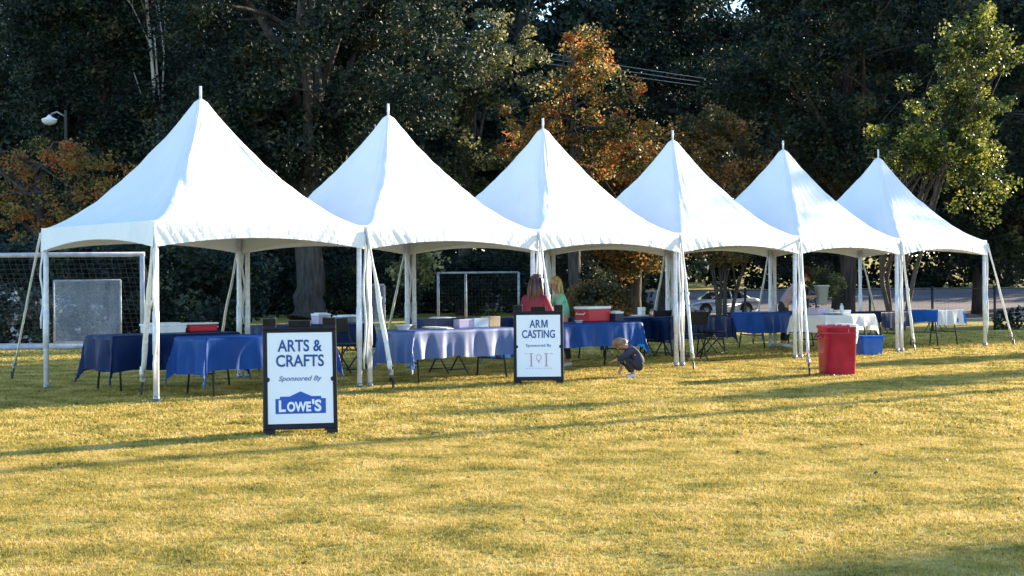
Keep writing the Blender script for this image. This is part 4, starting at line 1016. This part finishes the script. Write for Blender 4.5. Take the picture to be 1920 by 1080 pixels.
tree('oak_tree', 'big dark oak with a massive trunk seen under the first tent', X(578, 55), 55, [(.3, 0, 11.5, 6.2, 4.5, 7.6, .8), (-2.5, 0, 6.8, 3.2, 3, 2.2, .2)], .175, 'leaf_dark', n=330, per=270, seed=5, limbs=26, cs=1.0,
     trunk=[[(0, 0, 0, .62), (.05, 0, 1.2, .54), (0, 0, 4, .47), (.3, .2, 9, .3), (0, 0, 14, .12)]])
tree('oak_tree', 'loose oak with pale shining leaves above the third tent', X(870, 61), 61, [(.2, 0, 9.8, 3.6, 3.2, 4.6, .8), (-.5, 0, 5, 3, 2.6, 2, .3)], .15, 'leaf_olive', n=120, per=140, seed=6, limbs=20, cs=.52, shell=.2)
tree('autumn_tree', 'broad golden orange tree between the third and fourth tent peaks', X(1075, 57), 57, [(-1.2, -.6, 7.2, 2.0, 2, 2.0, .3), (1.2, 0, 7.4, 2.4, 2.2, 2.2, .35), (.4, 0, 10.2, 1.6, 1.8, 1.4, .15), (3.2, 0, 5.4, 2.2, 1.8, 1.5, .25)], .135, 'leaf_orange', n=135, per=125, seed=7, limbs=22, cs=.52, shell=.12)
tree('crape_myrtle', 'flat topped rusty crape myrtle behind the fourth tent peak', X(1352, 53), 53, (5.6, 1.75, 1.7, 2.55), .12, 'leaf_rust', n=130, per=190, seed=8, limbs=20, cs=.45, shell=.55, box=6, tm='bark_dark',
     trunk=[[(0, 0, 0, .1), (-.2, 0, 2, .07), (-.6, 0, 4, .04)], [(.1, 0, 0, .1), (.15, 0, 2, .07), (.2, 0, 4.4, .04)], [(.16, .1, 0, .09), (.6, .1, 1.9, .06), (1.2, 0, 3.9, .035)], [(-.12, 0, 0, .09), (0, 0, 1.9, .06), (-.05, .3, 4, .035)]])
tree('oak_tree', 'dark oak with a straight black trunk behind the fifth tent', X(1590, 58), 58, [(-.5, 0, 10.8, 5, 4.2, 6.4, 1)], .175, 'leaf_dark', n=260, per=260, seed=9, limbs=20,
     trunk=[[(0, 0, 0, .34), (0, 0, 3, .31), (.1, 0, 8, .2), (0, 0, 13, .08)]], tm='bark_dark')
tree('sweetgum_tree', 'bright yellow green tree catching the sun at the upper right', X(1745, 46), 46, [(1.0, 0, 7.3, 1.9, 1.8, 2.0, .4), (-.3, 0, 5.9, 1.8, 1.6, 1.4, .3), (1.7, .2, 5.2, 1.0, 1, 1.6, .15), (1.3, 0, 9.2, 1.7, 1.6, 1.2, .25)], .125, 'leaf_yellow', n=150, per=95, seed=10, limbs=30, cs=.44, shell=.1, tm='bark_dark',
     trunk=[[(-1.1, 0, 0, .09), (-1.5, 0, 1.8, .07), (-1.6, 0, 4.5, .04)], [(-1.0, .1, 0, .1), (-.9, .1, 2, .08), (0, .1, 5.5, .04)], [(-.95, 0, 0, .09), (-.5, 0, 2.1, .07), (.9, 0, 6.8, .04)], [(-1.15, .1, 0, .08), (-1.3, .2, 2, .06), (-.7, .2, 5, .035)]])
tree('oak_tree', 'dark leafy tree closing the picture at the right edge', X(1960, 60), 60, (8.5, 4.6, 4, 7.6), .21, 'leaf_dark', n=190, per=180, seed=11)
tree('rusty_tree', 'low rusty brown tree between the third tent peak and the crape myrtle', X(1190, 63), 63, (5.2, 3.6, 3, 3.4), .18, 'leaf_rust', n=110, per=170, seed=12, limbs=12)
# shrubs under the trees
for k, (px, y, h_, w_, mt, lb) in enumerate([(40, 34.6, .95, 1.9, 'leaf_pale', 'shrub dotted with white flowers behind the big goal'), (330, 52, 2.0, 3.0, 'leaf_deep', 'dark shrub seen through the nearest tent'),
        (520, 60, 1.8, 3.4, 'leaf_deep', 'dark shrub left of the massive oak trunk'), (700, 57, 2.1, 2.8, 'leaf_dark', 'dark shrub right of the massive oak trunk'), (775, 41, 2.4, .6, 'leaf_olive', 'small sunlit sapling between the second tent legs'),
        (900, 60, 2.1, 3.2, 'leaf_deep', 'dark shrub behind the practice goal'), (1035, 58, 2.2, 2.4, 'leaf_dark', 'dark shrub behind the two women'), (1120, 50, 1.25, 1.0, 'leaf_rust', 'rounded twiggy shrub left of the road sign'),
        (1530, 56, 2.6, 1.2, 'leaf_olive', 'leafy shrub behind the man in a hat')]):
    nn = int(34+26*w_)
    sap = px == 775 or px == 1530
    tree('shrub' if not sap else 'sapling', lb, X(px, y), y, (h_*.62 if not sap else h_*.8, w_, min(w_, 1.4), h_*.6 if not sap else h_*.28), .13, mt, cat='shrub', group='shrubs under the trees', n=nn if not sap else 16, per=130 if not sap else 90, cs=.42, seed=30+k, limbs=6, trunk=[[(0, 0, 0, .06), (0, 0, h_*.4, .04), (0, 0, h_*.8, .02)]])
# the wood further back: copies of two tall trees
back = [(-27, 76, 'at the far left behind the street lamp'), (-17, 80, 'above the left slope of the first tent'), (-8.5, 84, 'behind the crown of the massive oak'), (.5, 78, 'above the third tent, behind the pale leaved oak'),
        (9, 88, 'behind the crape myrtle and the wires'), (18, 82, 'behind the yellow green tree'), (27, 86, 'at the far right behind the dark edge tree')]
TBk = tree('tall_wood_tree', 'tall dark tree of the wood '+back[0][2], back[0][0], back[0][1], (12.5, 5.8, 4.8, 10.5), .3, 'leaf_deep', n=260, per=190, cs=1.2, seed=20, limbs=10, group='tall trees of the wood')
for k, (x, y, lb) in enumerate(back[1:]):
    copy_thing(TBk, (x, y, terr(x, y)-.05), 1.3*k+.7, 'tall dark tree of the wood '+lb, 'tall trees of the wood', 1+.12*((k*37) % 5)/4)
far = [(x, 128+((x*7) % 9)) for x in range(-44, 62, 12)]
TF = tree('far_wood_tree', 'far dark tree closing the wood behind the others', far[0][0], far[0][1], (15, 8.5, 6, 13.5), .5, 'leaf_deep', n=260, per=170, cs=1.9, seed=22, limbs=6, group='far trees closing the wood')
for k, (x, y) in enumerate(far[1:]): copy_thing(TF, (x, y, terr(x, y)-.05), 1.1*k, 'far dark tree closing the wood behind the others', 'far trees closing the wood', 1.0)
# undergrowth below the far trees: one mass
r_ = np.random.default_rng(8); UC = np.stack([r_.uniform(-60, 75, 1500), r_.uniform(112.5, 120, 1500), np.zeros(1500), r_.uniform(.8, 1.5, 1500)], 1)
UC[:, 2] = r_.uniform(.2, 6.5, 1500)+np.array([terr(a, b) for a, b in UC[:, :2]])
V, Q = leaf_cloud(UC, 90, 1.0, .4, 9); structure(tag(np_mesh('undergrowth', V, Q, M['leaf_deep']), 'dense dark undergrowth along the far side of the road', 'undergrowth'), 'stuff')
r_ = np.random.default_rng(18); UC = np.stack([r_.uniform(-32, 6.0, 520), r_.uniform(64, 70, 520), np.zeros(520), r_.uniform(.6, 1.1, 520)], 1)
UC[:, 2] = r_.uniform(.1, 3.4, 520)+np.array([terr(a, b) for a, b in UC[:, :2]])
V, Q = leaf_cloud(UC, 110, 1.0, .24, 19); structure(tag(np_mesh('hedge_undergrowth', V, Q, M['leaf_deep']), 'dense dark undergrowth below the trees behind the tents', 'undergrowth'), 'stuff')
r_ = np.random.default_rng(28); UC = np.stack([r_.uniform(-16, -6.5, 150), r_.uniform(35.5, 38.5, 150), r_.uniform(.1, 2.3, 150), r_.uniform(.35, .7, 150)], 1)
V, Q = leaf_cloud(UC, 130, 1.0, .16, 29); structure(tag(np_mesh('shrubbery', V, Q, M['leaf_deep']), 'dark shrubbery right behind the big goal', 'shrubbery'), 'stuff')
# trees added out of view on the right to keep sun off the wood
side_trees = [(27, 48, .85), (38, 73, 1.0), (44, 78, 1.0), (44, 99, 1.25)]
for k, (x, y, sc_) in enumerate(side_trees):
    copy_thing(TBk, (x, y, terr(x, y)-.05), .9*k, 'unseen tall tree keeping sun off the wood, beyond the right edge', 'trees beyond the right edge', sc_)
# two narrow trees beyond the right edge, whose long shadows lie over the lawn
def on_sun(px, py, t): g = at_z(px, py); return g.x+SUNV.x/math.cos(SUN_EL)*t, g.y+SUNV.y/math.cos(SUN_EL)*t
for k, (px, py, t, rr, hh) in enumerate([(1930, 668, 22, .75, 7.3), (1930, 703, 25, .8, 9.2)]):
    x, y = on_sun(px, py, t)
    tree('cypress_tree', 'narrow dark cypress beyond the right edge of the field', x, y, (hh*.52, rr, rr, hh*.48), .2, 'leaf_deep', n=110, per=110, cs=.35, seed=50+k, limbs=6, group='cypresses beyond the right edge', trunk=[[(0, 0, 0, .14), (0, 0, hh*.5, .1), (0, 0, hh*.9, .03)]])
x, y = on_sun(1920, 731, 22)
FP = thing('field_light_pole', 'tall floodlight pole beyond the right edge of the field', 'light pole', (x, y, 0))
mb = MB(); mb.tube([(0, 0, 0), (0, 0, 14)], [.15, .1], 12); mb.build('post', M['galv'], FP)
mb = MB(); mb.box((0, 0, 13.8), (2.2, .15, .15)); [mb.box((-.9+.6*k, -.2, 14.05), (.4, .3, .35)) for k in range(4)]; mb.build('floodlight', M['galv'], FP)
x, y = on_sun(1930, 1075, 30)
copy_thing(TBk, (x+1.1, y-1.5, -.1), .4, 'tall dark tree beside the field beyond the right edge', 'trees beyond the right edge', .62)


# a few fallen leaves on the lawn
r_ = np.random.default_rng(77); nl = 260; yy = r_.uniform(7, 32, nl); xx = r_.uniform(-.36, .36, nl)*yy
V, Q = leaf_cloud(np.stack([xx, yy, np.full(nl, .03), np.full(nl, .01)], 1), 1, 1.0, .035, 78, .5)
structure(tag(np_mesh('fallen_leaves', V, Q, M['leaf_rust']), 'fallen brown leaves scattered on the lawn', 'leaves'), 'stuff')
